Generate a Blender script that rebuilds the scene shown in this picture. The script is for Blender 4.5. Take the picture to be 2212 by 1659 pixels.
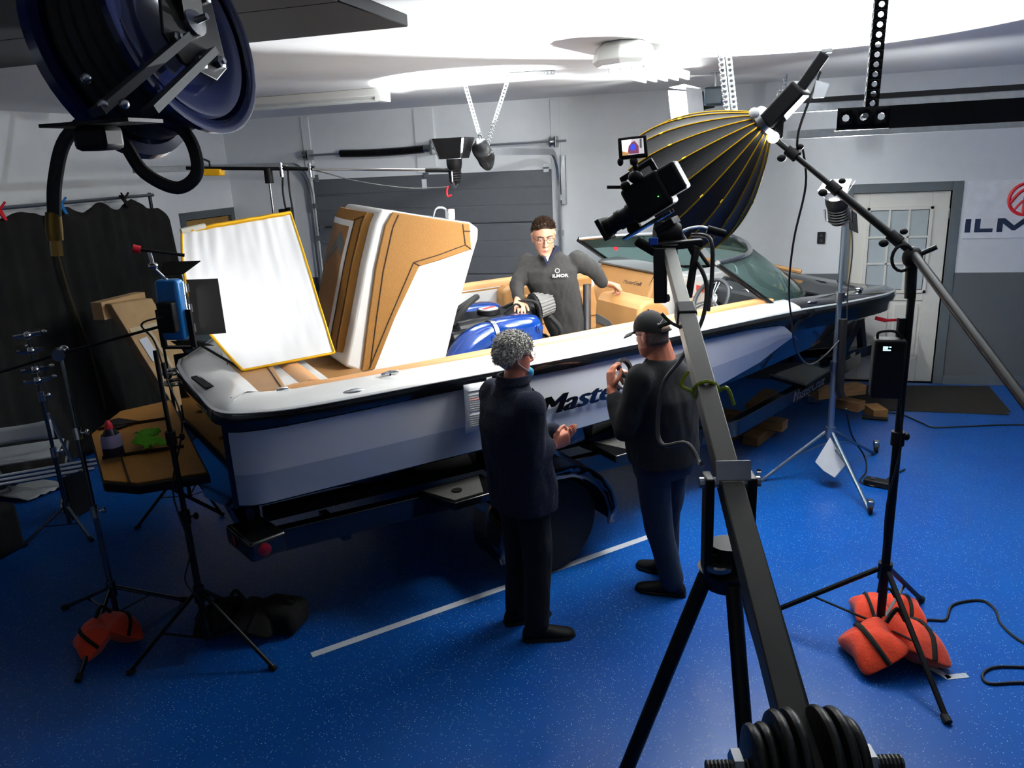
import bpy, bmesh, math, random
from mathutils import Vector as V, Matrix, noise
random.seed(7)
for o in list(bpy.data.objects): bpy.data.objects.remove(o)
SC = bpy.context.scene
COL = SC.collection
PI = math.pi
# ---------------------------------------------------------------- camera
CAMP = V((0, 0, 2.56)); F_PX, YAW, PITCH, ROLL = 1678.0, 0.28843, 0.28304, -0.050145
fw = V((-math.sin(YAW)*math.cos(PITCH), math.cos(YAW)*math.cos(PITCH), -math.sin(PITCH)))
rt = V((math.cos(YAW), math.sin(YAW), 0)); up = rt.cross(fw)
r2 = rt*math.cos(ROLL)+up*math.sin(ROLL); u2 = up*math.cos(ROLL)-rt*math.sin(ROLL)
cd = bpy.data.cameras.new('camera'); cam = bpy.data.objects.new('camera', cd); COL.objects.link(cam)
cam.matrix_world = Matrix(((r2.x, u2.x, -fw.x, CAMP.x), (r2.y, u2.y, -fw.y, CAMP.y), (r2.z, u2.z, -fw.z, CAMP.z), (0, 0, 0, 1)))
cd.sensor_width = 36; cd.lens = F_PX/2212*36; cd.clip_start = .05; cd.clip_end = 60
SC.camera = cam
# ---------------------------------------------------------------- world, exposure, lamps
w = bpy.data.worlds.new('world'); SC.world = w; w.use_nodes = True
w.node_tree.nodes['Background'].inputs[0].default_value = (.6, .7, .8, 1)
w.node_tree.nodes['Background'].inputs[1].default_value = 0.0
vs = SC.view_settings; vs.view_transform = 'Standard'; vs.look = 'None'; vs.exposure = 0.0; vs.gamma = 1; vs.use_curve_mapping = False
def aim(o, d):
    o.rotation_euler = V(d).to_track_quat('-Z', 'Y').to_euler()
def spot(name, loc, tgt, power, angle, blend=.15, size=.04, col=(1, 1, 1)):
    l = bpy.data.lights.new(name, 'SPOT'); l.energy = power; l.spot_size = math.radians(angle); l.spot_blend = blend
    l.shadow_soft_size = size; l.color = col
    o = bpy.data.objects.new(name, l); COL.objects.link(o); o.location = loc; aim(o, V(tgt)-V(loc)); return o
def area(name, loc, tgt, power, sx, sy=None, shape='DISK', col=(1, 1, 1), spread=180):
    l = bpy.data.lights.new(name, 'AREA'); l.energy = power; l.shape = shape; l.size = sx; l.color = col
    if sy: l.size_y = sy
    l.spread = math.radians(spread)
    o = bpy.data.objects.new(name, l); COL.objects.link(o); o.location = loc; aim(o, V(tgt)-V(loc)); return o
COOL = (.93, .97, 1.0)
# the lamps of the set: softbox, panel on the silk, three up-lights; plus added wall fills
DOME_A = V((.11, 4.30, 2.67)); DOME_R = V((-.325, 4.533, 2.332)); DOME_N = (DOME_R-DOME_A).normalized()
area('softbox_lamp', DOME_R+DOME_N*.004, DOME_R+DOME_N, 46, .66, col=(1, .98, .95), spread=140)
PAN = V((-2.615, 3.225, 1.915)); SILK_C = V((-2.72, 4.06, 1.84))
area('panel_lamp', PAN+V((-.005, .035, 0)), SILK_C, 1.0, .15, .2, 'RECTANGLE', spread=90)
spot('boom_uplight', (-2.17, 6.03, 2.62), (-2.05, 6.35, 3.6), 560, 120, .06, .03, COOL)
spot('wall_uplight', (-.48, 7.22, 3.0), (-1.3, 6.6, 3.14), 130, 150, .3, .05, COOL)
spot('stand_uplight', (.68, 6.06, 2.27), (.42, 5.25, 3.3), 2300, 100, .12, .03, COOL)
spot('stand_wall_fill', (.71, 6.05, 2.24), (2.4, 9.0, 1.0), 150, 165, .6, .06, COOL)  # added fill at the stand lamp, brightens the door and sign
spot('boom_wall_fill', (-2.25, 6.06, 2.62), (-5.6, 8.2, 2.3), 140, 168, .6, .06, COOL)  # added fill beside the boom lamp to lift the left wall
spot('wall_fill', (-.52, 7.2, 2.97), (-.9, 8.9, 1.9), 330, 140, .5, .05, COOL)  # added fill near the wall lamp, lights the middle of the back wall
# ---------------------------------------------------------------- materials
def lin(h):
    h = h.lstrip('#'); c = [int(h[i:i+2], 16)/255 for i in (0, 2, 4)]
    return tuple(x/12.92 if x <= .04045 else ((x+.055)/1.055)**2.4 for x in c)
MATS = {}
def mat(name, col, rough=.5, metal=0., var=.06, scale=9., bump=0., bscale=80., coat=0., spec=.5, sheen=0., emit=0., trans=0., ior=1.45, ecol=None, stretch=None, alpha=1.):
    if name in MATS: return MATS[name]
    m = bpy.data.materials.new(name); m.use_nodes = True; nt = m.node_tree; N = nt.nodes; L = nt.links
    b = N['Principled BSDF']; c = lin(col) if isinstance(col, str) else col
    tc = N.new('ShaderNodeTexCoord'); src = tc.outputs['Object']
    if stretch:
        mp = N.new('ShaderNodeMapping'); mp.inputs['Scale'].default_value = stretch; L.new(src, mp.inputs[0]); src = mp.outputs[0]
    nz = N.new('ShaderNodeTexNoise'); nz.inputs['Scale'].default_value = scale; nz.inputs['Detail'].default_value = 4; L.new(src, nz.inputs['Vector'])
    mr = N.new('ShaderNodeMapRange'); mr.inputs['From Min'].default_value = .3; mr.inputs['From Max'].default_value = .7; mr.inputs['To Min'].default_value = 1-var; mr.inputs['To Max'].default_value = 1+var
    L.new(nz.outputs['Fac'], mr.inputs['Value'])
    mx = N.new('ShaderNodeVectorMath'); mx.operation = 'SCALE'; mx.inputs[0].default_value = c; L.new(mr.outputs[0], mx.inputs['Scale'])
    L.new(mx.outputs[0], b.inputs['Base Color'])
    b.inputs['Roughness'].default_value = rough; b.inputs['Metallic'].default_value = metal
    b.inputs['Coat Weight'].default_value = coat; b.inputs['Coat Roughness'].default_value = .06
    b.inputs['Specular IOR Level'].default_value = spec; b.inputs['Sheen Weight'].default_value = sheen
    b.inputs['Transmission Weight'].default_value = trans; b.inputs['IOR'].default_value = ior; b.inputs['Alpha'].default_value = alpha
    if emit:
        b.inputs['Emission Strength'].default_value = emit; b.inputs['Emission Color'].default_value = tuple(ecol or c)+(1,)
    if bump:
        n2 = N.new('ShaderNodeTexNoise'); n2.inputs['Scale'].default_value = bscale; n2.inputs['Detail'].default_value = 5; L.new(src, n2.inputs['Vector'])
        bp = N.new('ShaderNodeBump'); bp.inputs['Strength'].default_value = bump; bp.inputs['Distance'].default_value = .01
        L.new(n2.outputs['Fac'], bp.inputs['Height']); L.new(bp.outputs[0], b.inputs['Normal'])
    MATS[name] = m; return m
def floor_mat():
    m = bpy.data.materials.new('blue_epoxy'); m.use_nodes = True; nt = m.node_tree; N = nt.nodes; L = nt.links; b = N['Principled BSDF']
    tc = N.new('ShaderNodeTexCoord')
    nz = N.new('ShaderNodeTexNoise'); nz.inputs['Scale'].default_value = 1.3; nz.inputs['Detail'].default_value = 8; L.new(tc.outputs['Object'], nz.inputs['Vector'])
    rp = N.new('ShaderNodeValToRGB'); rp.color_ramp.elements[0].position = .3; rp.color_ramp.elements[1].position = .7
    rp.color_ramp.elements[0].color = (*lin('#064089'), 1); rp.color_ramp.elements[1].color = (*lin('#084a91'), 1); L.new(nz.outputs['Fac'], rp.inputs[0])
    vo = N.new('ShaderNodeTexVoronoi'); vo.inputs['Scale'].default_value = 105; L.new(tc.outputs['Object'], vo.inputs['Vector'])
    lt = N.new('ShaderNodeMath'); lt.operation = 'LESS_THAN'; lt.inputs[1].default_value = .22; L.new(vo.outputs['Distance'], lt.inputs[0])
    sp = N.new('ShaderNodeSeparateColor'); L.new(vo.outputs['Color'], sp.inputs[0])
    gt = N.new('ShaderNodeMath'); gt.operation = 'GREATER_THAN'; gt.inputs[1].default_value = .72; L.new(sp.outputs[0], gt.inputs[0])
    ml = N.new('ShaderNodeMath'); ml.operation = 'MULTIPLY'; L.new(lt.outputs[0], ml.inputs[0]); L.new(gt.outputs[0], ml.inputs[1])
    mx = N.new('ShaderNodeMix'); mx.data_type = 'RGBA'; L.new(ml.outputs[0], mx.inputs['Factor']); L.new(rp.outputs[0], mx.inputs['A']); mx.inputs['B'].default_value = (.42, .52, .6, 1)
    L.new(mx.outputs['Result'], b.inputs['Base Color'])
    n3 = N.new('ShaderNodeTexNoise'); n3.inputs['Scale'].default_value = 3; n3.inputs['Detail'].default_value = 6; L.new(tc.outputs['Object'], n3.inputs['Vector'])
    mr = N.new('ShaderNodeMapRange'); mr.inputs['To Min'].default_value = .26; mr.inputs['To Max'].default_value = .42; L.new(n3.outputs['Fac'], mr.inputs['Value']); L.new(mr.outputs[0], b.inputs['Roughness'])
    n4 = N.new('ShaderNodeTexNoise'); n4.inputs['Scale'].default_value = 140; L.new(tc.outputs['Object'], n4.inputs['Vector'])
    bp = N.new('ShaderNodeBump'); bp.inputs['Strength'].default_value = .08; bp.inputs['Distance'].default_value = .004; L.new(n4.outputs['Fac'], bp.inputs['Height']); L.new(bp.outputs[0], b.inputs['Normal'])
    b.inputs['Specular IOR Level'].default_value = .28
    return m
WHITEWALL = mat('white_wall_paint', '#dfe2e3', .6, var=.02, bump=.05, bscale=120)
GREYWALL = mat('dark_grey_wall_paint', '#4c5053', .55, var=.03, bump=.05, bscale=120)
CEIL = mat('white_ceiling_paint', '#e2e2e0', .7, var=.02)
TRIMG = mat('grey_trim_paint', '#4d5458', .5)
DOORG = mat('grey_door_steel', '#53565a', .5, var=.04, bump=.15, bscale=250)
WHITE = mat('white_paint', '#d4d4cf', .45, var=.03)
GALV = mat('galvanised_steel', '#a9adb0', .38, .9, var=.1, scale=30)
CHROME = mat('chrome', '#d0d3d6', .12, 1., var=.02)
STEEL = mat('brushed_steel', '#9a9c9e', .3, 1., var=.06)
BLACK = mat('black_plastic', '#121214', .55, var=.1, spec=.22)
BLACKM = mat('black_metal', '#101113', .42, .2, var=.1, spec=.3)
BLACKG = mat('black_gelcoat', '#07080b', .12, var=.05, coat=.6)
RUBBER = mat('black_rubber', '#0f0f10', .75, var=.1, bump=.1)
CABLE = mat('black_cable', '#0d0d0f', .6)
DARKGR = mat('dark_grey_plastic', '#2c2e31', .5)
RED = mat('red_plastic', '#d0182a', .4)
ORANGEF = mat('orange_nylon', '#d83a12', .8, var=.12, bump=.4, bscale=60, sheen=.2)
BLACKF = mat('black_fabric', '#0d0d0e', .95, var=.2, bump=.4, bscale=90)
YELLOW = mat('yellow_plastic', '#e0a808', .45)
WOOD = mat('raw_lumber', '#8a6438', .8, var=.25, scale=6, stretch=(1, 1, 9), bump=.2)
CARD = mat('cardboard', '#a98a62', .85, var=.08, bump=.1)
PAPER = mat('white_paper', '#dfe2e6', .8, var=.02)
WHITEG = mat('white_gelcoat', '#dcdddb', .2, var=.02, coat=.4)
SILVERG = mat('silver_gelcoat', '#b3b6ba', .28, .15, var=.03, coat=.4)
TAN = mat('tan_vinyl', '#a27747', .5, var=.05, bump=.12, bscale=220)
TANP = mat('peach_vinyl', '#d9a069', .5, var=.04, bump=.08, bscale=200)
TANW = mat('woven_tan_vinyl', '#916425', .6, var=.12, scale=160, bump=.35, bscale=300)
BROWN = mat('brown_vinyl', '#8a6236', .5, var=.06, bump=.1, bscale=200)
GREYV = mat('grey_vinyl', '#5b5d5e', .5, var=.05, bump=.1, bscale=200)
STITCH = mat('dark_stitching', '#2b1c0e', .8)
EBLUE = mat('blue_engine_paint', '#022e74', .16, .1, var=.06, coat=.6)
GLASSG = mat('green_tinted_glass', (.50, .72, .68), .02, var=.01, trans=.93, ior=1.1, spec=.8)
# ---------------------------------------------------------------- mesh helpers
Z = V((0, 0, 1))
WL = {}
def frame(d):
    d = V(d).normalized(); a = V((0, 0, 1)) if abs(d.z) < .95 else V((1, 0, 0))
    x = a.cross(d).normalized(); return x, d.cross(x), d
class MB:
    def __init__(s): s.v = []; s.f = []; s.m = []
    def add(s, vs, fs, mi=0):
        n = len(s.v); s.v += [V(p) for p in vs]; s.f += [tuple(i+n for i in f) for f in fs]; s.m += [mi]*len(fs); return s
    def box(s, c, size, R=None, mi=0):
        c = V(c); h = V(size)/2; vs = []
        for x in (-1, 1):
            for y in (-1, 1):
                for z in (-1, 1):
                    p = V((x*h.x, y*h.y, z*h.z)); vs.append(c+(R @ p if R else p))
        return s.add(vs, [(0, 1, 3, 2), (4, 6, 7, 5), (0, 4, 5, 1), (2, 3, 7, 6), (0, 2, 6, 4), (1, 5, 7, 3)], mi)
    def bx(s, x0, x1, y0, y1, z0, z1, mi=0):
        return s.box(((x0+x1)/2, (y0+y1)/2, (z0+z1)/2), (abs(x1-x0), abs(y1-y0), abs(z1-z0)), None, mi)
    def bar(s, p, q, w, h=None, upv=None, mi=0):
        p, q = V(p), V(q); d = (q-p); L = d.length; d.normalize(); u = V(upv) if upv else V((0, 0, 1))
        if abs(u.dot(d)) > .98: u = V((1, 0, 0))
        x = d.cross(u).normalized(); y = x.cross(d); R = Matrix((x, y, d)).transposed()
        return s.box((p+q)/2, (w, h or w, L), R, mi)
    def loft(s, rings, closed=True, cap=True, mi=0, ring_loop=False):
        n = len(rings[0]); vs = [p for r in rings for p in r]; fs = []
        for i in range(len(rings)-(0 if ring_loop else 1)):
            for j in range(n if closed else n-1):
                a, b = i*n+j, i*n+(j+1) % n; i2 = (i+1) % len(rings); fs.append((a, b, i2*n+(j+1) % n, i2*n+j))
        if cap and closed and not ring_loop: fs += [tuple(range(n-1, -1, -1)), tuple((len(rings)-1)*n+j for j in range(n))]
        return s.add(vs, fs, mi)
    def tube(s, pts, r, n=8, cap=True, mi=0, closed=False):
        pts = [V(p) for p in pts]; R = r if isinstance(r, (list, tuple)) else [r]*len(pts)
        rings = []; x = None
        for i, p in enumerate(pts):
            if closed: d = pts[(i+1) % len(pts)]-pts[i-1]
            else: d = pts[min(i+1, len(pts)-1)]-pts[max(i-1, 0)]
            d.normalize()
            if x is None: x = frame(d)[0]
            x = (x-d*x.dot(d)); x = x.normalized() if x.length > 1e-6 else frame(d)[0]
            y = d.cross(x)
            rings.append([p+(x*math.cos(2*PI*k/n)+y*math.sin(2*PI*k/n))*R[i] for k in range(n)])
        return s.loft(rings, True, cap, mi, ring_loop=closed)
    def cyl(s, p, q, r, n=12, mi=0): return s.tube([p, q], r, n, True, mi)
    def lathe(s, p, d, prof, n=20, mi=0, cap=True):
        x, y, d = frame(d); p = V(p)
        return s.loft([[p+d*t+(x*math.cos(2*PI*k/n)+y*math.sin(2*PI*k/n))*max(r, 1e-4) for k in range(n)] for t, r in prof], True, cap, mi)
    def ell(s, c, rad, R=None, nu=16, nv=10, mi=0):
        c = V(c); rings = []
        for i in range(nv+1):
            t = -PI/2+PI*i/nv; cr = max(math.cos(t), .02)
            rings.append([c+((R @ V((rad[0]*cr*math.cos(2*PI*k/nu), rad[1]*cr*math.sin(2*PI*k/nu), rad[2]*math.sin(t)))) if R else V((rad[0]*cr*math.cos(2*PI*k/nu), rad[1]*cr*math.sin(2*PI*k/nu), rad[2]*math.sin(t)))) for k in range(nu)])
        return s.loft(rings, True, True, mi)
    def prism(s, poly, off, mi=0):
        poly = [V(p) for p in poly]; n = len(poly); o = V(off)
        return s.add(poly+[p+o for p in poly], [tuple(range(n)), tuple(range(2*n-1, n-1, -1))]+[(i, i+n, (i+1) % n+n, (i+1) % n) for i in range(n)], mi)
    def grid(s, fn, nu, nv, mi=0):
        vs = [fn(i/nu, j/nv) for j in range(nv+1) for i in range(nu+1)]
        fs = [(j*(nu+1)+i, j*(nu+1)+i+1, (j+1)*(nu+1)+i+1, (j+1)*(nu+1)+i) for j in range(nv) for i in range(nu)]
        return s.add(vs, fs, mi)
    def mesh(s, me, mi=0, T=None):
        return s.add([(T @ v.co if T else v.co) for v in me.vertices], [tuple(p.vertices) for p in me.polygons], mi)
    def build(s, name, mats, par=None, origin=None, bevel=0, seg=2, sharp=35, solid=0, flat=False):
        me = bpy.data.meshes.new(name)
        if par: o0 = WL[par.name]
        elif origin is not None: o0 = V(origin)
        else:
            xs = [p.x for p in s.v]; ys = [p.y for p in s.v]; o0 = V(((min(xs)+max(xs))/2, (min(ys)+max(ys))/2, min(p.z for p in s.v)))
        me.from_pydata([p-o0 for p in s.v], [], s.f)
        for m in (mats if isinstance(mats, (list, tuple)) else [mats]): me.materials.append(m)
        me.polygons.foreach_set('material_index', s.m)
        bm = bmesh.new(); bm.from_mesh(me); bmesh.ops.recalc_face_normals(bm, faces=bm.faces); bm.to_mesh(me); bm.free()
        if not flat:
            me.polygons.foreach_set('use_smooth', [True]*len(me.polygons)); me.set_sharp_from_angle(angle=math.radians(sharp))
        ob = bpy.data.objects.new(name, me); COL.objects.link(ob)
        if par: ob.parent = par; WL[ob.name] = o0
        else: ob.location = o0; WL[ob.name] = o0
        if solid:
            md = ob.modifiers.new('solid', 'SOLIDIFY'); md.thickness = solid; md.offset = 0
        if bevel:
            md = ob.modifiers.new('bevel', 'BEVEL'); md.width = bevel; md.segments = seg; md.limit_method = 'ANGLE'; md.angle_limit = math.radians(40); md.harden_normals = False
        return ob
def tag(o, label, cat, group=None):
    o['label'] = label; o['category'] = cat
    if group: o['group'] = group
    return o
def thing(name, label, cat, loc, group=None):
    o = bpy.data.objects.new(name, None); o.empty_display_size = .05; COL.objects.link(o); o.location = loc; WL[o.name] = V(loc)
    return tag(o, label, cat, group)
def struct(o): o['kind'] = 'structure'; return o
def sthing(name, loc):
    o = bpy.data.objects.new(name, None); COL.objects.link(o); o.location = loc; WL[o.name] = V(loc); o['kind'] = 'structure'; return o
def spline(pts, n=6, closed=False):
    pts = [V(p) for p in pts]; out = []; N = len(pts)
    for i in range(N if closed else N-1):
        if closed: a, b, c, d = pts[i-1], pts[i], pts[(i+1) % N], pts[(i+2) % N]
        else: a, b, c, d = pts[max(i-1, 0)], pts[i], pts[i+1], pts[min(i+2, N-1)]
        for k in range(n):
            t = k/n; out.append(.5*((2*b)+(c-a)*t+(2*a-5*b+4*c-d)*t*t+(3*b-a-3*c+d)*t**3))
    if not closed: out.append(pts[-1])
    return out
def text_mesh(txt, size, shear=0., extrude=.001, bold=0., align='LEFT', sx=1.):
    cu = bpy.data.curves.new('txt', 'FONT'); cu.body = txt; cu.size = size; cu.shear = shear; cu.extrude = extrude; cu.offset = bold; cu.align_x = align; cu.resolution_u = 3
    ob = bpy.data.objects.new('txt', cu); COL.objects.link(ob)
    me = bpy.data.meshes.new_from_object(ob.evaluated_get(bpy.context.evaluated_depsgraph_get()))
    bpy.data.objects.remove(ob)
    for v in me.vertices: v.co.x *= sx
    return me
def text(mb, txt, size, o, x, y, **k):
    """lettering lying in the plane spanned by x and y through o"""
    x = V(x).normalized(); y = V(y); y = (y-x*y.dot(x)).normalized(); n = x.cross(y)
    T = Matrix((x, y, n)).transposed().to_4x4(); T.translation = V(o)
    return mb.mesh(text_mesh(txt, size, **k), 0, T)
def remesh(mb, voxel, it=4, wr=0., wscale=14., fac=.5):
    me = bpy.data.meshes.new('r'); me.from_pydata(mb.v, [], mb.f)
    bm = bmesh.new(); bm.from_mesh(me); bmesh.ops.recalc_face_normals(bm, faces=bm.faces); bm.to_mesh(me); bm.free()
    ob = bpy.data.objects.new('r', me); COL.objects.link(ob)
    m = ob.modifiers.new('r', 'REMESH'); m.mode = 'VOXEL'; m.voxel_size = voxel
    if it:
        m = ob.modifiers.new('s', 'SMOOTH'); m.iterations = it; m.factor = fac
    e = bpy.data.meshes.new_from_object(ob.evaluated_get(bpy.context.evaluated_depsgraph_get()))
    bpy.data.objects.remove(ob); out = MB()
    if wr:
        cos = []
        for v in e.vertices:
            p = v.co; n1 = noise.noise(V((p.x*wscale, p.y*wscale, p.z*wscale*.55))); n2 = noise.noise(V((p.x*wscale*2.3+7, p.y*wscale*2.3, p.z*wscale*1.1)))
            cos.append(p+v.normal*(wr*(n1+.5*n2)))
        for v, c in zip(e.vertices, cos): v.co = c
    out.mesh(e); return out
# ---------------------------------------------------------------- the room
YB, XL, XR, YF, HC = 8.976, -6.32, 5.2, -2.6, 3.18
m = MB().bx(XL, XR, YF, YB, -.1, 0); o = struct(m.build('floor', floor_mat(), origin=(0, 0, 0)))
m = MB().bx(XL, XR, YF, YB, HC, HC+.1); struct(m.build('ceiling', CEIL))
BAND = 1.197
# back wall with the openings of the garage door and the white door
GX0, GX1, GZ = -5.126, -2.066, 2.415
DX0, DX1, DZ = 1.146, 2.076, 2.032
m = MB()
for z0, z1, mi in ((0, BAND, 1), (BAND, GZ, 0)):
    m.bx(XL-.1, GX0, YB, YB+.12, z0, z1, mi); m.bx(GX1, DX0, YB, YB+.12, z0, min(z1, DZ) if 0 else z1, mi); m.bx(DX1, XR, YB, YB+.12, z0, z1, mi)
m.bx(DX0, DX1, YB, YB+.12, DZ, GZ, 0); m.bx(XL-.1, XR, YB, YB+.12, GZ, HC, 0)
struct(m.build('wall_back', [WHITEWALL, GREYWALL]))
m = MB()
LY0, LY1, LZ = 7.99, 8.88, 2.03
for z0, z1, mi in ((0, BAND, 1), (BAND, LZ, 0)):
    m.bx(XL-.12, XL, YF, LY0, z0, z1, mi); m.bx(XL-.12, XL, LY1, YB, z0, z1, mi)
m.bx(XL-.12, XL, YF, YB, LZ, HC, 0)
struct(m.build('wall_left', [WHITEWALL, GREYWALL]))
for nm, a in (('wall_right', (XR, XR+.1, YF, YB)), ('wall_front', (XL, XR, YF-.1, YF))):
    m = MB(); m.bx(*a, 0, BAND, 1); m.bx(*a, BAND, HC, 0); struct(m.build(nm, [WHITEWALL, GREYWALL]))
m = MB().bx(GX1, DX0-.09, YB-.012, YB, 0, .1); struct(m.build('baseboard_back', TRIMG))
m = MB().bx(DX1+.09, XR, YB-.012, YB, 0, .1); struct(m.build('baseboard_right', TRIMG))
# white mounting boards above the garage door
n = 1
for x0, x1, z0 in ((-5.19, -5.085, 2.44), (-3.70, -3.455, 2.44), (-2.056, -1.95, 2.3)):
    m = MB().bx(x0, x1, YB-.022, YB, z0, HC-.02); struct(m.build('trim_%d' % n, WHITEWALL, bevel=.004)); n += 1
# garage door of four grooved sections, with hinges, roller brackets and a lift pull
gd = sthing('door_3', (-3.6, YB+.03, 0))
hh = (GZ+.02)/4
for k in range(4):
    m = MB(); z0 = k*hh
    m.bx(GX0-.02, GX1+.02, YB+.012, YB+.06, z0+.004, z0+hh-.004)
    for q in range(3): m.bx(GX0-.015, GX1+.015, YB+.006, YB+.014, z0+.012+q*(hh-.02)/3, z0+(q+1)*(hh-.02)/3-.004)
    p = m.build('panel', DOORG, gd, bevel=.003, seg=1)
    for x in (GX0+.06, -3.6, GX1-.06):
        b = MB().bx(x-.03, x+.03, YB-.012, YB+.008, z0+hh-.05, z0+hh+.04); b.cyl((x-.035, YB-.014, z0+hh-.004), (x+.035, YB-.014, z0+hh-.004), .009, 8)
        b.build('hinge', GALV, gd)
m = MB().bx(-3.665, -3.605, YB+.0, YB+.008, 2.25, 2.365); m.build('paper_tag', PAPER, gd)
# vertical and curved tracks, horizontal tracks, torsion spring
def gtrack(name, label, x, yend, sgn):
    t = thing(name, label, 'track', (x, YB-.1, 0))
    m = MB(); path = [V((x, YB-.07, 0.02)), V((x, YB-.07, 2.22))]
    for k in range(1, 9):
        a = k/8*PI/2; path.append(V((x, YB-.07-.34*(1-math.cos(a)), 2.22+.36*math.sin(a)+.02*k/8)))
    path.append(V((x, yend, 2.62)))
    rings = []
    for i, p in enumerate(path):
        d = (path[min(i+1, len(path)-1)]-path[max(i-1, 0)]).normalized(); nrm = V((1, 0, 0)).cross(d)
        rings.append([p+V((sgn*a, 0, 0))+nrm*b for a, b in ((-.012, -.028), (.018, -.03), (.018, .03), (-.012, .028), (-.012, .022), (.014, .024), (.014, -.024), (-.012, -.022))])
    m.loft(rings); m.build('rail', GALV, t)
    for z in (.5, 1.1, 1.7, 2.1):
        b = MB().bx(x-.03, x+.03, YB-.07, YB-.002, z-.03, z+.03); b.cyl((x, YB-.075, z), (x, YB-.06, z), .012, 8); b.build('bracket', GALV, t)
    b = MB().bx(x-.025+sgn*.05, x+.025+sgn*.05, YB-.06, YB-.001, 2.02, 2.56); b.build('flag_plate', GALV, t, bevel=.002)
    return t
tl_ = gtrack('garage_door_track', 'galvanised garage door track curving up at the left side of the back garage door', -5.13, 5.93, -1)
tr_ = gtrack('garage_door_track', 'galvanised garage door track curving up at the right side of the back garage door', -1.97, 6.1, 1)
t = thing('torsion_spring', 'black coiled torsion spring on a steel shaft above the garage door', 'spring', (-3.5, YB-.1, 2.6))
MB().cyl((-5.2, YB-.12, 2.705), (-1.86, YB-.12, 2.715), .0125, 10).build('shaft', GALV, t)
m = MB(); pts = []
for k in range(60*8): a = k/8*2*PI; pts.append(V((-4.64+1.09*k/480, YB-.12+.036*math.cos(a), 2.707+.036*math.sin(a)-.012*math.sin(PI*k/480))))
m.tube(pts, .011, 5); m.build('coil', BLACKM, t)
for x in (-5.11, -2.02):
    m = MB(); m.lathe((x-.03, YB-.12, 2.71), (1, 0, 0), [(0, .055), (.012, .06), (.014, .045), (.05, .042), (.055, .06), (.06, .06)], 20); m.build('cable_drum', STEEL, t)
    MB().bx(x+.045, x+.05, YB-.17, YB-.022, 2.65, 2.77).build('end_plate', GALV, t)
m = MB(); m.lathe((-3.55, YB-.12, 2.71), (1, 0, 0), [(0, .045), (.06, .045), (.07, .03), (.09, .03)], 16); m.build('winding_cone', STEEL, t)
m = MB().bx(-3.46, -3.44, YB-.17, YB-.022, 2.64, 2.8); m.bx(-3.52, -3.36, YB-.03, YB-.022, 2.66, 2.8); m.build('centre_bracket', GALV, t)
def perf(m, p, q, wv, pitch, hole):
    """punched strap: a row of square cells each with a round hole"""
    p, q = V(p), V(q); L = (q-p).length; d = (q-p)/L; wv = V(wv); n = max(2, round(L/pitch)); st = L/n; W = wv.length; wn = wv/W
    for k in range(n):
        c = p+d*(k+.5)*st+wv/2; vs = []
        for j in range(8):
            a = PI/4*j; e = max(abs(math.cos(a)), abs(math.sin(a))); vs.append(c+d*(math.cos(a)/e*st/2)+wn*(math.sin(a)/e*W/2))
        vs += [c+(d*math.cos(PI/4*j)+wn*math.sin(PI/4*j))*hole for j in range(8)]
        m.add(vs, [(j, (j+1) % 8, 8+(j+1) % 8, 8+j) for j in range(8)])
def pangle(m, p, q, w, pitch, hole, a=(1, 0, 0), b=(0, 1, 0)):
    d = (V(q)-V(p)).normalized()
    for s in (a, b):
        s = V(s); s = (s-d*s.dot(d)).normalized()*w; perf(m, p, q, s, pitch, hole)
def hanger(label, legs, cross=None, mt=GALV, w=.032, pitch=.027, hole=.0085, name='track_hanger', group=None):
    c = V(legs[0][0]); t = thing(name, label, 'hanger', c, group)
    for p, q in legs:
        m = MB(); pangle(m, p, q, w, pitch, hole); m.build('perforated_angle', mt, t, solid=.002)
    if cross:
        m = MB(); pangle(m, cross[0], cross[1], w, pitch, hole, (0, 0, -1), (0, 1, 0)); m.build('ceiling_angle', mt, t, solid=.002)
    return t
hanger('pair of perforated steel straps holding the left garage track near the yellow clamp', [((-5.13, 5.95, 2.60), (-5.13, 5.76, 3.0)), ((-5.13, 5.95, 2.60), (-5.13, 6.2, HC))])
hanger('V of perforated steel angles above the black bag on the track end', [((-1.97, 6.13, 2.64), (-2.06, 5.98, HC-.002)), ((-1.95, 6.13, 2.64), (-1.70, 6.04, HC-.002))], ((-1.72, 6.04, HC-.003), (-1.36, 6.12, HC-.003)))
hanger('thick perforated steel angle hanging behind the black and gold dome', [((-.09, 5.95, 2.60), (-.17, 5.86, HC-.002)), ((-.04, 5.97, 2.60), (-.12, 5.88, HC-.002))], None, GALV, .04, .034, .011)
hanger('short perforated hanger near the back wall right of the bright lamp', [((.34, 8.02, 2.72), (.36, 8.07, HC-.002)), ((.30, 8.02, 2.72), (.31, 8.07, 3.05))], None, GALV, .035, .03, .009)
hanger('near black perforated angle hanging down at the upper right', [((.335, 2.5, 2.62), (.345, 2.5, HC-.002))], None, BLACKM, .033, .025, .0075)
t = thing('punched_angle_bar', 'long black punched steel angle bar running out of frame at upper right', 'bar', (.7, 2.5, 2.59))
m = MB(); perf(m, (.262, 2.498, 2.595), (.40, 2.498, 2.594), (0, 0, .055), .046, .010); m.bx(.40, 2.6, 2.496, 2.5, 2.589, 2.648); m.bx(.262, 2.6, 2.5, 2.55, 2.59, 2.594); m.build('bar', BLACKM, t, solid=.003)
m = MB(); m.cyl((.335, 2.49, 2.625), (.335, 2.51, 2.625), .009, 6); m.build('bolt', STEEL, t)
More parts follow.
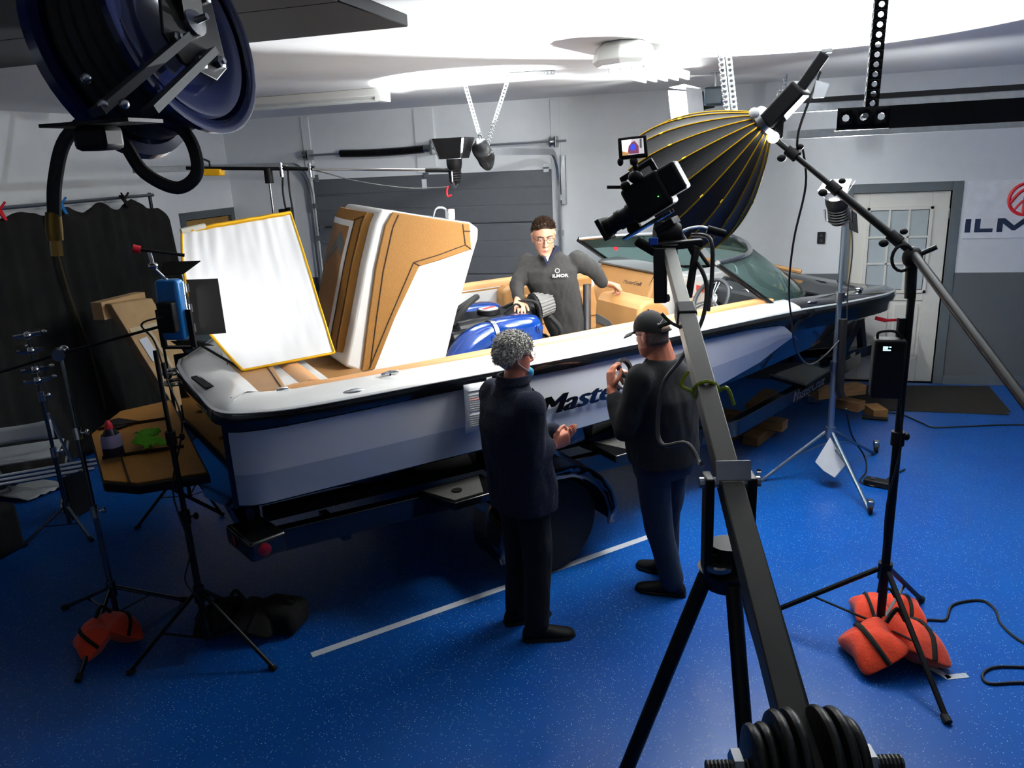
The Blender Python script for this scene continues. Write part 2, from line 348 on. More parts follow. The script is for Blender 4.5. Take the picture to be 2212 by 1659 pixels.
for zz, yy, nm, dk in ((2.735, 4.5, 'upper of the two pale garage rails running right from behind the dome', 1), (2.605, 4.5, 'lower of the two pale garage rails running right from behind the dome', 0)):
    t = thing('overhead_rail', nm, 'rail', (1.6, yy, zz)); m = MB()
    m.bx(.18, 4.6, yy-.03, yy-.026, zz-.02, zz+.02); m.bx(.18, 4.6, yy-.03, yy+.02, zz-.022, zz-.018); m.bx(.18, 4.6, yy-.03, yy+.02, zz+.016, zz+.02); m.build('channel', GALV, t)
    if dk: MB().bx(.18, 4.6, yy-.034, yy+.02, zz+.02, zz+.045).build('dark_strip', BLACKM, t)
# dark grey door parked overhead at the upper left, and its sections
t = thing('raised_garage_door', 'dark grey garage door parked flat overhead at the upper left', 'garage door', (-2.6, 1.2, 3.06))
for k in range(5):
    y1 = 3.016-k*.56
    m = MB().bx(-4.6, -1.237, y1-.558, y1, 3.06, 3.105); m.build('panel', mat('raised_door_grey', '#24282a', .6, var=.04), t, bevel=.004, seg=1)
# white door at right with nine lites over one panel
d1 = sthing('door_1', ((DX0+DX1)/2, YB, 0))
DW = mat('door_offwhite', '#dcdacf', .45, var=.03)
m = MB()
fx = [DX0+.006, DX0+.17, DX1-.17, DX1-.006]
m.bx(fx[0], fx[1], YB+.03, YB+.07, .01, DZ-.006); m.bx(fx[2], fx[3], YB+.03, YB+.07, .01, DZ-.006)
m.bx(fx[1], fx[2], YB+.03, YB+.07, DZ-.17, DZ-.006); m.bx(fx[1], fx[2], YB+.03, YB+.07, .9, 1.0); m.bx(fx[1], fx[2], YB+.03, YB+.07, .01, .25)
m.bx(fx[1], fx[2], YB+.045, YB+.06, .25, .9); m.build('leaf', DW, d1, bevel=.004)
for x0, x1 in ((fx[1]+.03, (fx[1]+fx[2])/2-.03), ((fx[1]+fx[2])/2+.03, fx[2]-.03)):
    m = MB(); a, b = .29, .86
    m.prism([(x0, YB+.044, a), (x1, YB+.044, a), (x1, YB+.044, b), (x0, YB+.044, b)], (0, -.01, 0)); m.build('raised_panel', DW, d1, bevel=.012)
lx0, lx1, lz0, lz1 = fx[1]-.02, fx[2]+.02, .98, DZ-.15
m = MB()
for a in ((lx0, lx0+.035, lz0, lz1), (lx1-.035, lx1, lz0, lz1), (lx0, lx1, lz0, lz0+.035), (lx0, lx1, lz1-.035, lz1)): m.bx(a[0], a[1], YB+.014, YB+.032, a[2], a[3])
m.build('glazing_frame', DW, d1, bevel=.004)
PANE = mat('frosted_pane', '#aab3b4', .25, var=.03)
gx = [lx0+.035+(lx1-lx0-.07)*k/3 for k in range(4)]; gz = [lz0+.035+(lz1-lz0-.07)*k/3 for k in range(4)]
for i in range(3):
    for j in range(3): MB().bx(gx[i]+.006, gx[i+1]-.006, YB+.03, YB+.034, gz[j]+.006, gz[j+1]-.006).build('pane', PANE, d1)
m = MB()
for k in (1, 2): m.bx(gx[k]-.009, gx[k]+.009, YB+.018, YB+.034, gz[0], gz[3]); m.bx(gx[0], gx[3], YB+.018, YB+.034, gz[k]-.009, gz[k]+.009)
m.build('muntin', DW, d1)
m = MB().bx(DX0-.001, DX0+.008, YB+.0, YB+.03, .0, DZ); m.build('gap_light_strip', mat('yellow_gap_light', '#c9a545', .5), d1)  # yellow strip painted as light showing through the gap at the door edge
m = MB(); m.lathe((DX0+.07, YB+.03, .98), (0, -1, 0), [(0, .03), (.01, .03), (.015, .012), (.045, .012), (.05, .028), (.075, .024), (.08, .005)], 16); m.build('knob', STEEL, d1)
for z in (.25, 1.0, 1.8): m = MB().cyl((DX1-.004, YB+.024, z-.05), (DX1-.004, YB+.024, z+.05), .008, 8); m.build('hinge', STEEL, d1)
m = MB().bx(DX0-.092, DX0, YB-.02, YB+.1, 0, DZ+.09); m.bx(DX1, DX1+.092, YB-.02, YB+.1, 0, DZ+.09); m.bx(DX0, DX1, YB-.02, YB+.1, DZ, DZ+.09); struct(m.build('trim_4', TRIMG, bevel=.003))
# grey framed door in the left wall with a wooden leaf
d2 = sthing('door_2', (XL, (LY0+LY1)/2, 0))
m = MB().bx(XL-.06, XL-.02, LY0+.01, LY1-.01, .01, 1.72); m.build('leaf', mat('grey_blue_leaf', '#57656b', .5), d2, bevel=.004)
m = MB().bx(XL-.06, XL-.02, LY0+.01, LY1-.01, 1.72, LZ-.01); m.build('wood_panel', mat('varnished_wood', '#8d6a2e', .4, var=.2, stretch=(1, 8, 1)), d2, bevel=.004)
m = MB().cyl((XL-.02, LY0+.07, 1.0), (XL+.05, LY0+.07, 1.0), .02, 12); m.build('knob', STEEL, d2)
m = MB().bx(XL-.1, XL+.02, LY0-.09, LY0, 0, LZ+.09); m.bx(XL-.1, XL+.02, LY1, LY1+.075, 0, LZ+.09); m.bx(XL-.1, XL+.02, LY0, LY1, LZ, LZ+.09); struct(m.build('trim_5', TRIMG, bevel=.003))
# sign with emblem and letters, outlet, floor mat
t = thing('wall_sign', 'white wall sign with a red ring emblem over dark letters', 'sign', (2.9, YB, 1.54))
MB().bx(2.205, 3.62, YB-.012, YB, 1.545, 2.115).build('board', mat('sign_white', '#eef0f2', .4), t, bevel=.002)
SH = .135; SGL = {'I': ([[(0, 0), (.05, 0), (.05, 1), (0, 1)]], .05), 'L': ([[(0, 0), (.165, 0), (.165, .27), (.05, .27), (.05, 1), (0, 1)]], .165),
 'M': ([[(0, 0), (.05, 0), (.05, .62), (.135, .10), (.165, .10), (.25, .62), (.25, 0), (.30, 0), (.30, 1), (.235, 1), (.15, .46), (.065, 1), (0, 1)]], .30),
 'O': ([[(.04, 0), (.22, 0), (.26, .2), (.26, .27), (0, .27), (0, .2)], [(0, .27), (.05, .27), (.05, .73), (0, .73)], [(.21, .27), (.26, .27), (.26, .73), (.21, .73)], [(0, .73), (.26, .73), (.26, .8), (.22, 1), (.04, 1), (0, .8)]], .26),
 'R': ([[(0, 0), (.05, 0), (.05, 1), (0, 1)], [(.05, .74), (.24, .74), (.20, 1), (.05, 1)], [(.19, .42), (.24, .42), (.24, .74), (.19, .74)], [(.05, .36), (.22, .36), (.24, .42), (.24, .52), (.05, .52)], [(.10, .36), (.19, 0), (.26, 0), (.17, .36)]], .26)}
m = MB(); X_ = 2.22
for ch_ in 'ILMOR':
    for pl_ in SGL[ch_][0]: m.prism([(X_+a_, YB-.012, 1.608+SH*b_) for a_, b_ in pl_], (0, -.004, 0))
    X_ += SGL[ch_][1]+.036
m.build('lettering', mat('sign_navy', '#10203a', .5), t)
m = MB(); cx, cz = 2.735, 1.925
m.tube([(cx+.152*math.cos(a*PI/24), YB-.014, cz+.152*math.sin(a*PI/24)) for a in range(48)], .017, 6, closed=True)
m.tube(spline([(cx-.15, YB-.014, cz-.05), (cx-.06, YB-.014, cz+.07), (cx+.02, YB-.014, cz+.1), (cx+.09, YB-.014, cz+.06), (cx+.13, YB-.014, cz-.06)], 5), .016, 6)
m.tube([(cx-.01, YB-.014, cz+.10), (cx-.015, YB-.014, cz-.145)], .016, 6)
m.tube(spline([(cx-.10, YB-.014, cz-.11), (cx-.03, YB-.014, cz-.02), (cx+.03, YB-.014, cz-.02), (cx+.1, YB-.014, cz-.11)], 5), .012, 6)
m.build('ring_emblem', mat('sign_red', '#c8202f', .5), t)
t = thing('wall_control', 'small black control plate on the white wall left of the door', 'switch', (.856, YB, 1.5))
MB().bx(.82, .90, YB-.02, YB, 1.52, 1.645).build('plate', BLACK, t, bevel=.006)
for z in (1.555, 1.605): m = MB().cyl((.86, YB-.03, z), (.86, YB-.018, z), .014, 12); m.build('button', DARKGR, t)
m = MB(); m.grid(lambda a, b: V((1.03+1.53*a+.04*b, 7.9+.88*b+.12*a, .008+.002*noise.noise(V((a*9, b*9, 0))))), 24, 12); m.bx(1.05, 2.52, 7.95, 8.7, .001, .006)
tag(m.build('floor_mat', mat('brown_black_carpet', '#17120d', .95, var=.3, scale=40, bump=.5, bscale=200)), 'dark brown entrance mat on the floor before the white door', 'mat')
# strip light, octagonal fan unit on the ceiling
t = thing('strip_light', 'unlit white fluorescent strip fixture on the ceiling left of centre', 'ceiling light', (-3.65, 6.5, 3.08))
a, b = V((-4.45, 6.50, 3.115)), V((-2.93, 6.50, 3.115))
m = MB()
for x0, x1 in ((a.x, b.x),):
    m.loft([[V((x, 6.5+y, z)) for y, z in ((-.11, 3.178), (-.11, 3.12), (-.075, 3.10), (.075, 3.10), (.11, 3.12), (.11, 3.178))] for x in (x0, x1)])
m.build('housing', WHITE, t, bevel=.004)
for y in (-.05, .05): m = MB().cyl((a.x+.03, 6.5+y, 3.092), (b.x-.03, 6.5+y, 3.092), .013, 10); m.build('tube', mat('lamp_tube', '#cfd4d0', .3), t)
MB().bx(a.x-.005, a.x+.05, 6.4, 6.6, 3.075, 3.178).build('end_cap', WHITE, t); MB().bx(b.x-.05, b.x+.005, 6.4, 6.6, 3.075, 3.178).build('end_cap', WHITE, t)
t = thing('ceiling_unit', 'white eight sided ceiling fan heater with slanted fins', 'ceiling fixture', (-.68, 5.0, 3.0))
m = MB(); c = V((-.68, 4.95, 3.05)); m.lathe((c.x, c.y, 3.18), (0, 0, -1), [(0, .13), (.03, .17), (.10, .19), (.13, .16)], 8); m.build('housing', WHITE, t, bevel=.006, sharp=20)
for k in range(5): m = MB(); x = c.x-.10+.07*k; m.bar((x, c.y+.08, 3.045), (x+.16, c.y+.62, 3.02), .012, .05); m.build('fin', WHITE, t)
m = MB().bx(c.x-.12, c.x+.3, c.y+.14, c.y+.66, 3.12, 3.14); m.build('plate', WHITE, t, bevel=.006)
m = MB().bx(c.x-.02, c.x+.14, c.y+.3, c.y+.44, 3.14, 3.18); m.build('mount', WHITE, t)
# ---------------------------------------------------------------- the boat: U runs to the bow, s to the near side, z up
A47 = math.radians(47); BU = V((math.cos(A47), math.sin(A47), 0)); BS = V((math.sin(A47), -math.cos(A47), 0)); BO = V((-3.212, 3.822, 0)); TILT = .033
def B(U, s, z): return BO+BU*U+BS*s+Z*(z-TILT*s)
boat = thing('motorboat', 'white, silver and black motorboat with tan upholstery standing on the trailer', 'boat', B(2.6, 0, .55))
RT = [(-.15, 0, 1.445), (-.13, .35, 1.445), (-.08, .75, 1.445), (0, 1.08, 1.445), (.13, 1.17, 1.435), (.4, 1.2, 1.42), (1, 1.2, 1.41), (2, 1.2, 1.395), (3, 1.2, 1.392), (4, 1.19, 1.39), (4.5, 1.17, 1.37), (5, 1.1, 1.34), (5.5, .97, 1.30), (5.9, .75, 1.25), (6.1, .5, 1.2), (6.19, .25, 1.17), (6.2, 0, 1.165)]
half = spline([V(p) for p in RT], 5)                 # stern centre -> near side -> bow centre
PT = [(-.0, -.02, 1.445), (.10, -.15, 1.445), (.34, -.55, 1.44), (.62, -.92, 1.43), (.95, -1.13, 1.42), (1.4, -1.2, 1.41), (2, -1.2, 1.395)]+[(a, -b, c) for a, b, c in RT[8:]]
RT[0] = (-.02, .10, 1.445); RT[1] = (-.03, .4, 1.445); RT[2] = (-.02, .75, 1.445)
half = spline([V(p) for p in RT], 5)
port = spline([V(p) for p in PT], 5)
loop = half+list(reversed(port[1:-1]))
NL = len(loop)
nrm = []
for i in range(NL):
    d = loop[(i+1) % NL]-loop[i-1]; nrm.append(V((-d.y, d.x, 0)).normalized())
for _ in range(3): nrm = [(nrm[i-1]+nrm[i]*2+nrm[(i+1) % NL]).normalized() for i in range(NL)]
def inset(i, d): p = loop[i]+nrm[i]*d; return p
if inset(20, .2).y > loop[20].y: nrm = [-n for n in nrm]
def tz(i): return .08 if loop[i].x < 4.2 else max(.055, .08-(loop[i].x-4.2)*.02)
def bowside(i): return loop[i].x > 4.12
def strip(prof, idx, close):
    """loft a profile [(inset, dz)] along the boat outline"""
    rings = []
    for i in idx:
        q = []
        for d, dz in prof:
            p = inset(i, d); q.append(B(p.x, p.y, loop[i].z+dz))
        rings.append(q)
    return rings
# hull: rail, knuckle, band edge, chine, keel for the near half; mirrored
def chine(U):
    tab = [(0, 1.15, .96), (1.43, 1.15, .95), (2, 1.15, .92), (3.3, 1.14, .95), (3.9, 1.1, 1.0), (4.5, 1.02, 1.04), (5.0, .88, 1.06), (5.5, .68, 1.07), (5.9, .42, 1.09), (6.2, 0, 1.1)]
    low = [(0, 1.05, .97), (1.1, 1.06, .85), (2.1, 1.06, .78), (3.4, 1.0, .91), (4.0, .86, .93), (4.5, .68, .93), (5.0, .45, .93), (5.5, .22, .95), (5.9, .06, 1.0), (6.2, 0, 1.08)]
    kel = [(0, .58), (1.5, .54), (3.0, .54), (4.0, .58), (4.6, .66), (5.2, .78), (5.7, .92), (6.2, 1.07)]
    def ip(t):
        for a, b in zip(t, t[1:]):
            if U <= b[0]: k = max(0, (U-a[0])/(b[0]-a[0])); return [x+(y-x)*k for x, y in zip(a[1:], b[1:])]
        return list(t[-1][1:])
    c, l, k = ip(tab), ip(low), ip(kel); return c, l, k[0]
side_i = [i for i in range(len(half)) if half[i].x >= -.01 and i >= 15]
def hull_sec(i, sg):
    p = loop[i]; U = max(p.x, 0); c, l, k = chine(U); sr = p.y; zr = p.z
    cs = min(c[0], sr-.02); ls = min(l[0], cs-.03)
    kn = (sr-.015, zr-.13)
    return [(U, sg*s, z) for s, z in ((sr, zr), kn, (max(cs, .0), min(c[1], zr-.1)), (max(ls, 0), min(l[1], c[1]-.03, zr-.12)), (max(ls*.5, 0), (min(l[1], c[1])+k)/2-.02), (0, k))]
m = MB()
for sg in (1, -1): m.loft([[B(*p) for p in (hull_sec(i, sg) if sg > 0 or loop[i].x > 1.3 else [(u, s*(.30+.7*min(1, max(0, (u-.2)/1.1))), z) for u, s, z in hull_sec(i, sg)])] for i in side_i], False, False)
sec = hull_sec(side_i[0], 1); m.add([B(*p) for p in sec]+[B(p[0], -p[1]*.3, p[2]) for p in reversed(sec[:-1])], [tuple(range(11))])
hull = m.build('hull', BLACKG, boat, sharp=18)
# silver flank panels laid on the hull sides, cut to an arrow point near the bow
FLANK = mat('silver_flank_gelcoat', '#b4b8be', .3, .1, var=.02, coat=.35); FLANK2 = mat('blue_grey_flank_gelcoat', '#8f98a6', .3, .1, var=.02, coat=.35)
HS = [hull_sec(i, 1) for i in side_i]
def side_at(U, z):
    """half breadth of the hull side at station U and height z"""
    for p, q in zip(HS, HS[1:]):
        if p[0][0] <= U <= q[0][0]+1e-6:
            k = (U-p[0][0])/max(1e-6, q[0][0]-p[0][0]); sec = [(x[1]+(y[1]-x[1])*k, x[2]+(y[2]-x[2])*k) for x, y in zip(p, q)]
            for u_, v_ in zip(sec, sec[1:]):
                if u_[1] >= z >= v_[1]: t_ = (u_[1]-z)/max(1e-6, u_[1]-v_[1]); return u_[0]+(v_[0]-u_[0])*t_
            return sec[0][0]
    return HS[-1][0][1]
def flank(sg):
    us = sorted(set([.02+.05*k for k in range(8)]+[.4+.15*k for k in range(20)]+[3.26, 3.4, 3.55, 3.7, 3.77, 3.85, 3.9, 3.95, 4.0, 4.05, 4.1, 4.15]))
    def ed(U):
        c, l, k = chine(U); top = 1.365-max(0, U-3.3)*.055; bot = c[1]+.01
        if U > 3.3: bot += (U-3.3)*.14
        if U > 3.77: bot += (U-3.77)*.25
        if U > 3.93: top -= (U-3.93)*.62
        return top, min(bot, top-.002)
    for lo, hi, mt, nm in ((.42, 1., FLANK, 'flank_panel'), (0., .42, FLANK2, 'lower_flank_panel')):
        m = MB(); rings = []
        for U in us:
            if sg < 0 and U < 1.0: continue
            t, b = ed(U); rings.append([B(U, sg*(side_at(U, z)+.007), z) for z in [b+(t-b)*(hi-(hi-lo)*j/10) for j in range(11)]])
        m.loft(rings, False, False); m.build(nm, mt, boat, sharp=60)
flank(1); flank(-1)
# rub rail with its bright insert
m = MB(); m.loft(strip([(-.025, -.035), (-.032, 0), (-.022, .03), (.01, .035), (.01, -.04)], range(NL), True), True, False, ring_loop=True); m.build('rub_rail', BLACKG, boat)
m = MB(); m.loft(strip([(-.022, .022), (-.02, .034), (.0, .038)], range(NL), True), False, False, ring_loop=True); m.build('rail_insert', SILVERG, boat)
# deck ring in two colours
DECK = [(-.0, .034), (.02, .05), (.07, .066), (.15, 0), (.17, 0), (.235, -.02)]
def deckring(idx, name, mt):
    rings = []
    for i in idx:
        q = []
        for n_, (d, dz) in enumerate(DECK):
            p = inset(i, d); t = tz(i); q.append(B(p.x, p.y, loop[i].z+(dz if n_ < 3 else t+dz)))
        rings.append(q)
    m = MB(); m.loft(rings, False, False); return m.build(name, mt, boat, sharp=30)
aft = [i for i in range(NL) if not bowside(i)]
k0 = next(i for i in range(NL) if bowside(i)); k1 = max(i for i in range(NL) if bowside(i))
deckring(list(range(k1, NL))+list(range(0, k0+1)), 'deck', WHITEG)
deckring(list(range(k0, k1+1)), 'bow_deck', BLACKG)
# inner liner down to the floor, floor
rings = []
for i in range(NL):
    p = inset(i, .235); q = inset(i, .26); t = tz(i); fx_ = min(max(q.x, .5), 3.55); fy_ = max(-.6, min(.6, q.y)); mx_ = min(q.x, 4.9); k_ = max(0, min(1, (4.9-q.x)/.9))
    rings.append([B(p.x, p.y, loop[i].z+t-.02), B(min(q.x, 5.6), q.y*.97, 1.14), B(fx_, fy_, .76)])
na_, nb_ = rings[k1:]+rings[:k0+1], rings[k0:k1+1]
m = MB(); m.loft(na_, False, False); m.build('liner', WHITEG, boat)
m = MB(); m.loft(nb_, False, False); m.build('bow_liner', DARKGR, boat)
fl = []
for i in range(NL):
    q = inset(i, .26); fl.append((q.x, q.y))
m = MB(); m.add([B(u, s, .762) for u, s in ((.5, -.6), (3.55, -.6), (3.55, .6), (.5, .6))], [(0, 1, 2, 3)]); m.build('cockpit_floor', mat('grey_marine_mat', '#55524d', .8, bump=.3), boat)
# padded coamings along both sides, tan side panels
for sg in (1, -1):
    rings = []; r2_ = []
    for U in ([.3, .33, .4, .6] if sg > 0 else [1.1, 1.13, 1.2])+[1.3, 1.5, 2, 2.5, 3, 3.5, 3.9, 4.0]:
        zt = 1.485 if U > .5 else 1.495; e = 1 if (.33 if sg > 0 else 1.13) < U < 4 else .3
        rings.append([B(U, sg*(1.04-a*1), zt+b*e) for a, b in ((0, -.02), (0, .004), (.012, .018), (.035, .022), (.06, .016), (.075, -.004), (.075, -.06), (.04, -.06))])
        r2_.append([B(U, sg*.962, 1.44), B(U, sg*.955, 1.30), B(U, sg*.95, 1.15), B(U, sg*.99, 1.15), B(U, sg*.99, 1.44)])
    m = MB(); m.loft(rings); m.build('coaming_pad', TANP, boat, sharp=50)
    m = MB(); m.loft([r for r, U in zip(r2_, ([.3, .33, .4, .6] if sg > 0 else [1.1, 1.13, 1.2])+[1.3, 1.5, 2, 2.5, 3, 3.5, 3.9, 4.0]) if U >= .6]); m.build('side_panel', TANW, boat)
def slab(name, poly, z0, z1, mt, bev=.01, dz=None, par=boat):
    m = MB(); m.prism([B(u, s, z0) for u, s in poly], Z*(z1-z0)); return m.build(name, mt, par, bevel=bev, seg=3)
# stern deck, its pads, latches, bolster, rear lounge
slab('stern_deck', [(.05, .10), (.05, .95), (.13, 1.0), (.62, 1.0), (.62, -.6), (.45, -.42), (.2, -.02)], 1.38, 1.478, WHITEG)
for sg in (1,):
    pd = slab('stern_pad', [(.09, .50), (.10, .95), (.15, 1.01), (.36, 1.0), (.41, .56), (.33, .20), (.18, .30)], 1.478, 1.505, TAN, .012)
    m = MB(); zs = 1.5075
    for a, b in (((.21, .32), (.145, .55)), ((.145, .55), (.15, .98)), ((.335, .98), (.375, .56)), ((.375, .56), (.31, .23))): m.bar(B(a[0], a[1], zs), B(b[0], b[1], zs), .005, .003)
    m.build('seam', STITCH, pd)
    for u in (.1, .33):
        m = MB(); m.box(B(u, sg*1.03, 1.495), (.075, .03, .02), Matrix.Rotation(A47, 3, 'Z')); m.cyl(B(u-.03, sg*1.03, 1.508), B(u+.03, sg*1.03, 1.508), .009, 8); m.build('hinge', CHROME, boat, bevel=.004)
m = MB(); m.loft([[B(u, s, z) for u, z in ((.46, 1.48), (.50, 1.50), (.56, 1.49), (.60, 1.44), (.60, 1.3), (.46, 1.3))] for s in (-.35, -.1, .2, .93)]); m.build('bolster', TANP, boat, sharp=60)
slab('cup_holder_strip', [(.44, -.38), (.44, .14), (.54, .14), (.54, -.38)], 1.46, 1.508, WHITEG)
for s in (-.28, -.10, .06): m = MB(); m.lathe(B(.49, s, 1.512), (0, 0, -1), [(0, .042), (.002, .048), (.006, .036), (.04, .034)], 18); m.build('cup_holder', STEEL, boat)
for k, (s0, s1) in enumerate(((-.45, .12), (.14, .92))):
    m = MB(); m.loft([[B(u, s, z) for u, z in ((.6, 1.38), (.66, 1.35), (.85, 1.33), (.98, 1.34), (1.0, 1.25), (.6, 1.2))] for s in (s0, s0+.05, s1-.05, s1)]); m.build('lounge_cushion', TAN, boat, bevel=.01)
for s in (1.06,):
    m = MB(); m.ell(B(.9, s+.03, 1.478), (.075, .035, .012), Matrix.Rotation(A47, 3, 'Z')); m.build('cleat_base', WHITEG, boat)
    m = MB(); m.tube([B(.85, s+.03, 1.5), B(.9, s+.03, 1.505), B(.95, s+.03, 1.5)], [.009, .013, .009], 8); m.cyl(B(.9, s+.03, 1.48), B(.9, s+.03, 1.505), .012); m.build('cleat', CHROME, boat)
m = MB(); m.ell(B(.66, 1.165, 1.458), (.075, .022, .02), Matrix.Rotation(A47, 3, 'Z') @ Matrix.Rotation(-.7, 3, 'X')); m.build('fuel_cap', STEEL, boat)
# stern vents, ring eyes, swim platform
for sg in (1,):
    v = MB(); v.box(B(.012, sg*.62, 1.500), (.045, .3, .012), Matrix.Rotation(A47+.07*sg, 3, 'Z')); vv = v.build('vent', BLACK, boat)
    for q in range(4): v = MB(); v.box(B(-.005+.011*q, sg*.62, 1.506), (.004, .28, .004), Matrix.Rotation(A47+.07*sg, 3, 'Z')); v.build('slat', DARKGR, vv)
for q in range(2): m = MB(); c = B(-.0, .02-.06*q, 1.36+.05*q); m.tube([c+V((0, 0, 0))+BS*.06*math.cos(a*PI/8)-BU*(.05+.06*math.sin(a*PI/8)) for a in range(16)], .012, 6, closed=True); m.build('tow_ring', STEEL, boat)
PW = mat('dim_tan_marine_mat', '#a8742c', .7, var=.1, scale=60, bump=.25, bscale=250)
pl = [(-.06, .86, 1.07), (-.40, .78, 1.065), (-.55, .62, 1.06), (-.55, -.45, .985), (-.33, -1.03, .93), (.02, -1.08, .93)]
m = MB(); m.prism([B(*p)-Z*.05 for p in pl], Z*.05); m.build('swim_platform', BLACK, boat, bevel=.008)
c0 = sum((V(p) for p in pl), V())/6
m = MB(); m.prism([B(*(c0+(V(p)-c0)*.96)) for p in pl], Z*.008); m.build('platform_mat', PW, boat)
m = MB()
for a, b in (((-.52, .2, 1.048), (-.1, .3, 1.052)), ((-.5, -.5, .998), (-.1, -.45, .998)), ((-.43, .74, 1.075), (-.42, -.6, .985))): m.bar(B(a[0], a[1], a[2]), B(*b), .006, .02)
m.build('mat_groove', STITCH, boat)
m = MB(); m.prism([B(-.46, -.66, .978), B(-.36, -.70, .974), B(-.26, -.52, .986), B(-.40, -.42, .996)], Z*.012); m.build('deck_hatch', BLACK, boat, bevel=.003)
for sg in (-.6, .6): m = MB(); m.bar(B(-.3, sg, 1.0-.04*(sg < 0)), B(0, sg, .72), .04, .012); m.build('platform_bracket', BLACKM, boat)
# raised engine hatch: white shell, woven tan cushions with dark seams, grey chevron
def H(u, z, s): return B(u, s, z)
lid_out = [(1.03, 1.29), (.90, 1.36), (.95, 1.50), (1.02, 1.72), (1.10, 1.98), (1.19, 2.22), (1.245, 2.305), (1.33, 2.29), (1.6, 2.225), (1.86, 2.175), (1.92, 2.13), (1.91, 2.06), (1.85, 1.92), (1.72, 1.6), (1.60, 1.26)]
S0, S1 = .335, -.30
m = MB(); m.prism([H(u, z, S0) for u, z in lid_out], BS*(S1-S0)-Z*TILT*(S1-S0)); lid = m.build('engine_hatch', WHITEG, boat, bevel=.02, seg=3)
side = [(1.0, 1.31), (1.07, 1.60), (1.16, 1.95), (1.25, 2.21), (1.31, 2.285), (1.58, 2.225), (1.845, 2.168), (1.845, 2.0), (1.62, 1.955), (1.46, 1.93), (1.26, 1.62), (1.09, 1.31)]
for s_, sg in ((S0, 1), (S1, -1)):
    m = MB(); m.prism([H(u, z, s_+.002*sg) for u, z in side], BS*.016*sg); cu = m.build('side_cushion', TANW, lid, bevel=.008, seg=3)
    m = MB(); e = s_+.0195*sg
    def seam(pts):
        for a, b in zip(pts, pts[1:]): m.bar(H(*a, e), H(*b, e), .006, .004, BS)
    if sg > 0:
        seam([(1.06, 1.33), (1.13, 1.62), (1.21, 1.93), (1.30, 2.19), (1.345, 2.265)])
        seam([(1.05, 1.32), (1.22, 1.62), (1.42, 1.96), (1.60, 1.99), (1.80, 2.035), (1.79, 2.17)])
        seam([(1.42, 1.96), (1.46, 1.935)]); seam([(1.80, 2.035), (1.845, 2.0)]); seam([(1.795, 2.125), (1.845, 2.12)])
        m.build('seam', STITCH, lid)
# cushions on the aft face
def aftp(t, s, d):                                   # t along the face from bottom to top, d proud of it
    P_ = [V((.93, 1.40)), V((.95, 1.50)), V((1.02, 1.72)), V((1.10, 1.98)), V((1.19, 2.22)), V((1.235, 2.29))]
    k = t*(len(P_)-1); i = min(int(k), len(P_)-2); p = P_[i].lerp(P_[i+1], k-i); bulge = .03*(1-((s-.02)/.33)**2)
    return B(p.x-d-bulge, s, p.y+.25*d)
def aftpad(name, t0, t1, s0, s1, d0, d1, mt, par=lid):
    m = MB(); n = 10
    vs = [[aftp(t0+(t1-t0)*i/n, s0+(s1-s0)*j/6, d1) for j in range(7)] for i in range(n+1)]
    rim = lambda f: [f(t0+(t1-t0)*i/n, s0+(s1-s0)*j/6) for i, j in [(0, j) for j in range(7)]+[(i, 6) for i in range(1, n+1)]+[(n, j) for j in range(5, -1, -1)]+[(i, 0) for i in range(n-1, 0, -1)]]
    m.add([p for r in vs for p in r], [(i*7+j, i*7+j+1, (i+1)*7+j+1, (i+1)*7+j) for i in range(n) for j in range(6)])
    m.loft([rim(lambda t, s: aftp(t, s, d0)), rim(lambda t, s: aftp(t, s, d1))], True, False)
    return m.build(name, mt, par, sharp=50)
aftpad('back_cushion', .06, .97, -.28, .255, -.01, .035, TANW)
aftpad('white_inset', .12, .80, -.25, .14, .03, .041, WHITEG)
aftpad('brown_inset', .14, .77, -.235, .10, .03, .046, BROWN)
m = MB()
for a, b, c_, d_ in (((.62, .09), (.66, .0), (.74, .0), (.69, .09)), ((.66, .0), (.56, -.17), (.60, -.17), (.74, .0))): m.prism([aftp(a[0], a[1], .047), aftp(b[0], b[1], .047), aftp(c_[0], c_[1], .047), aftp(d_[0], d_[1], .047)], -BU*.003)
m.build('grey_chevron', GREYV, lid)
m = MB()
for a, b in (((.10, .245), (.90, .245)), ((.82, .14), (.90, .245)), ((.10, .15), (.82, .15))):
    pts = [aftp(a[0]+(b[0]-a[0])*k/8, a[1]+(b[1]-a[1])*k/8, .038) for k in range(9)]; m.tube(pts, .003, 5)
m.build('seam', STITCH, lid)
m = MB(); m.tube(spline([B(1.70, .1, 2.2), B(1.73, .1, 2.26), B(1.80, .1, 2.25), B(1.80, .1, 2.17)], 4), .008, 6); m.box(B(1.8, .16, 2.22), (.05, .05, .07), Matrix.Rotation(A47, 3, 'Z')); m.build('latch', CHROME, lid, bevel=.004)
for s in (.22, -.2): m = MB(); m.tube([B(1.0, s, 1.05), B(1.3, s, 1.45)], .012, 8); m.tube([B(1.3, s, 1.45), B(1.42, s, 1.6)], .006, 8); m.build('gas_strut', STEEL, boat)
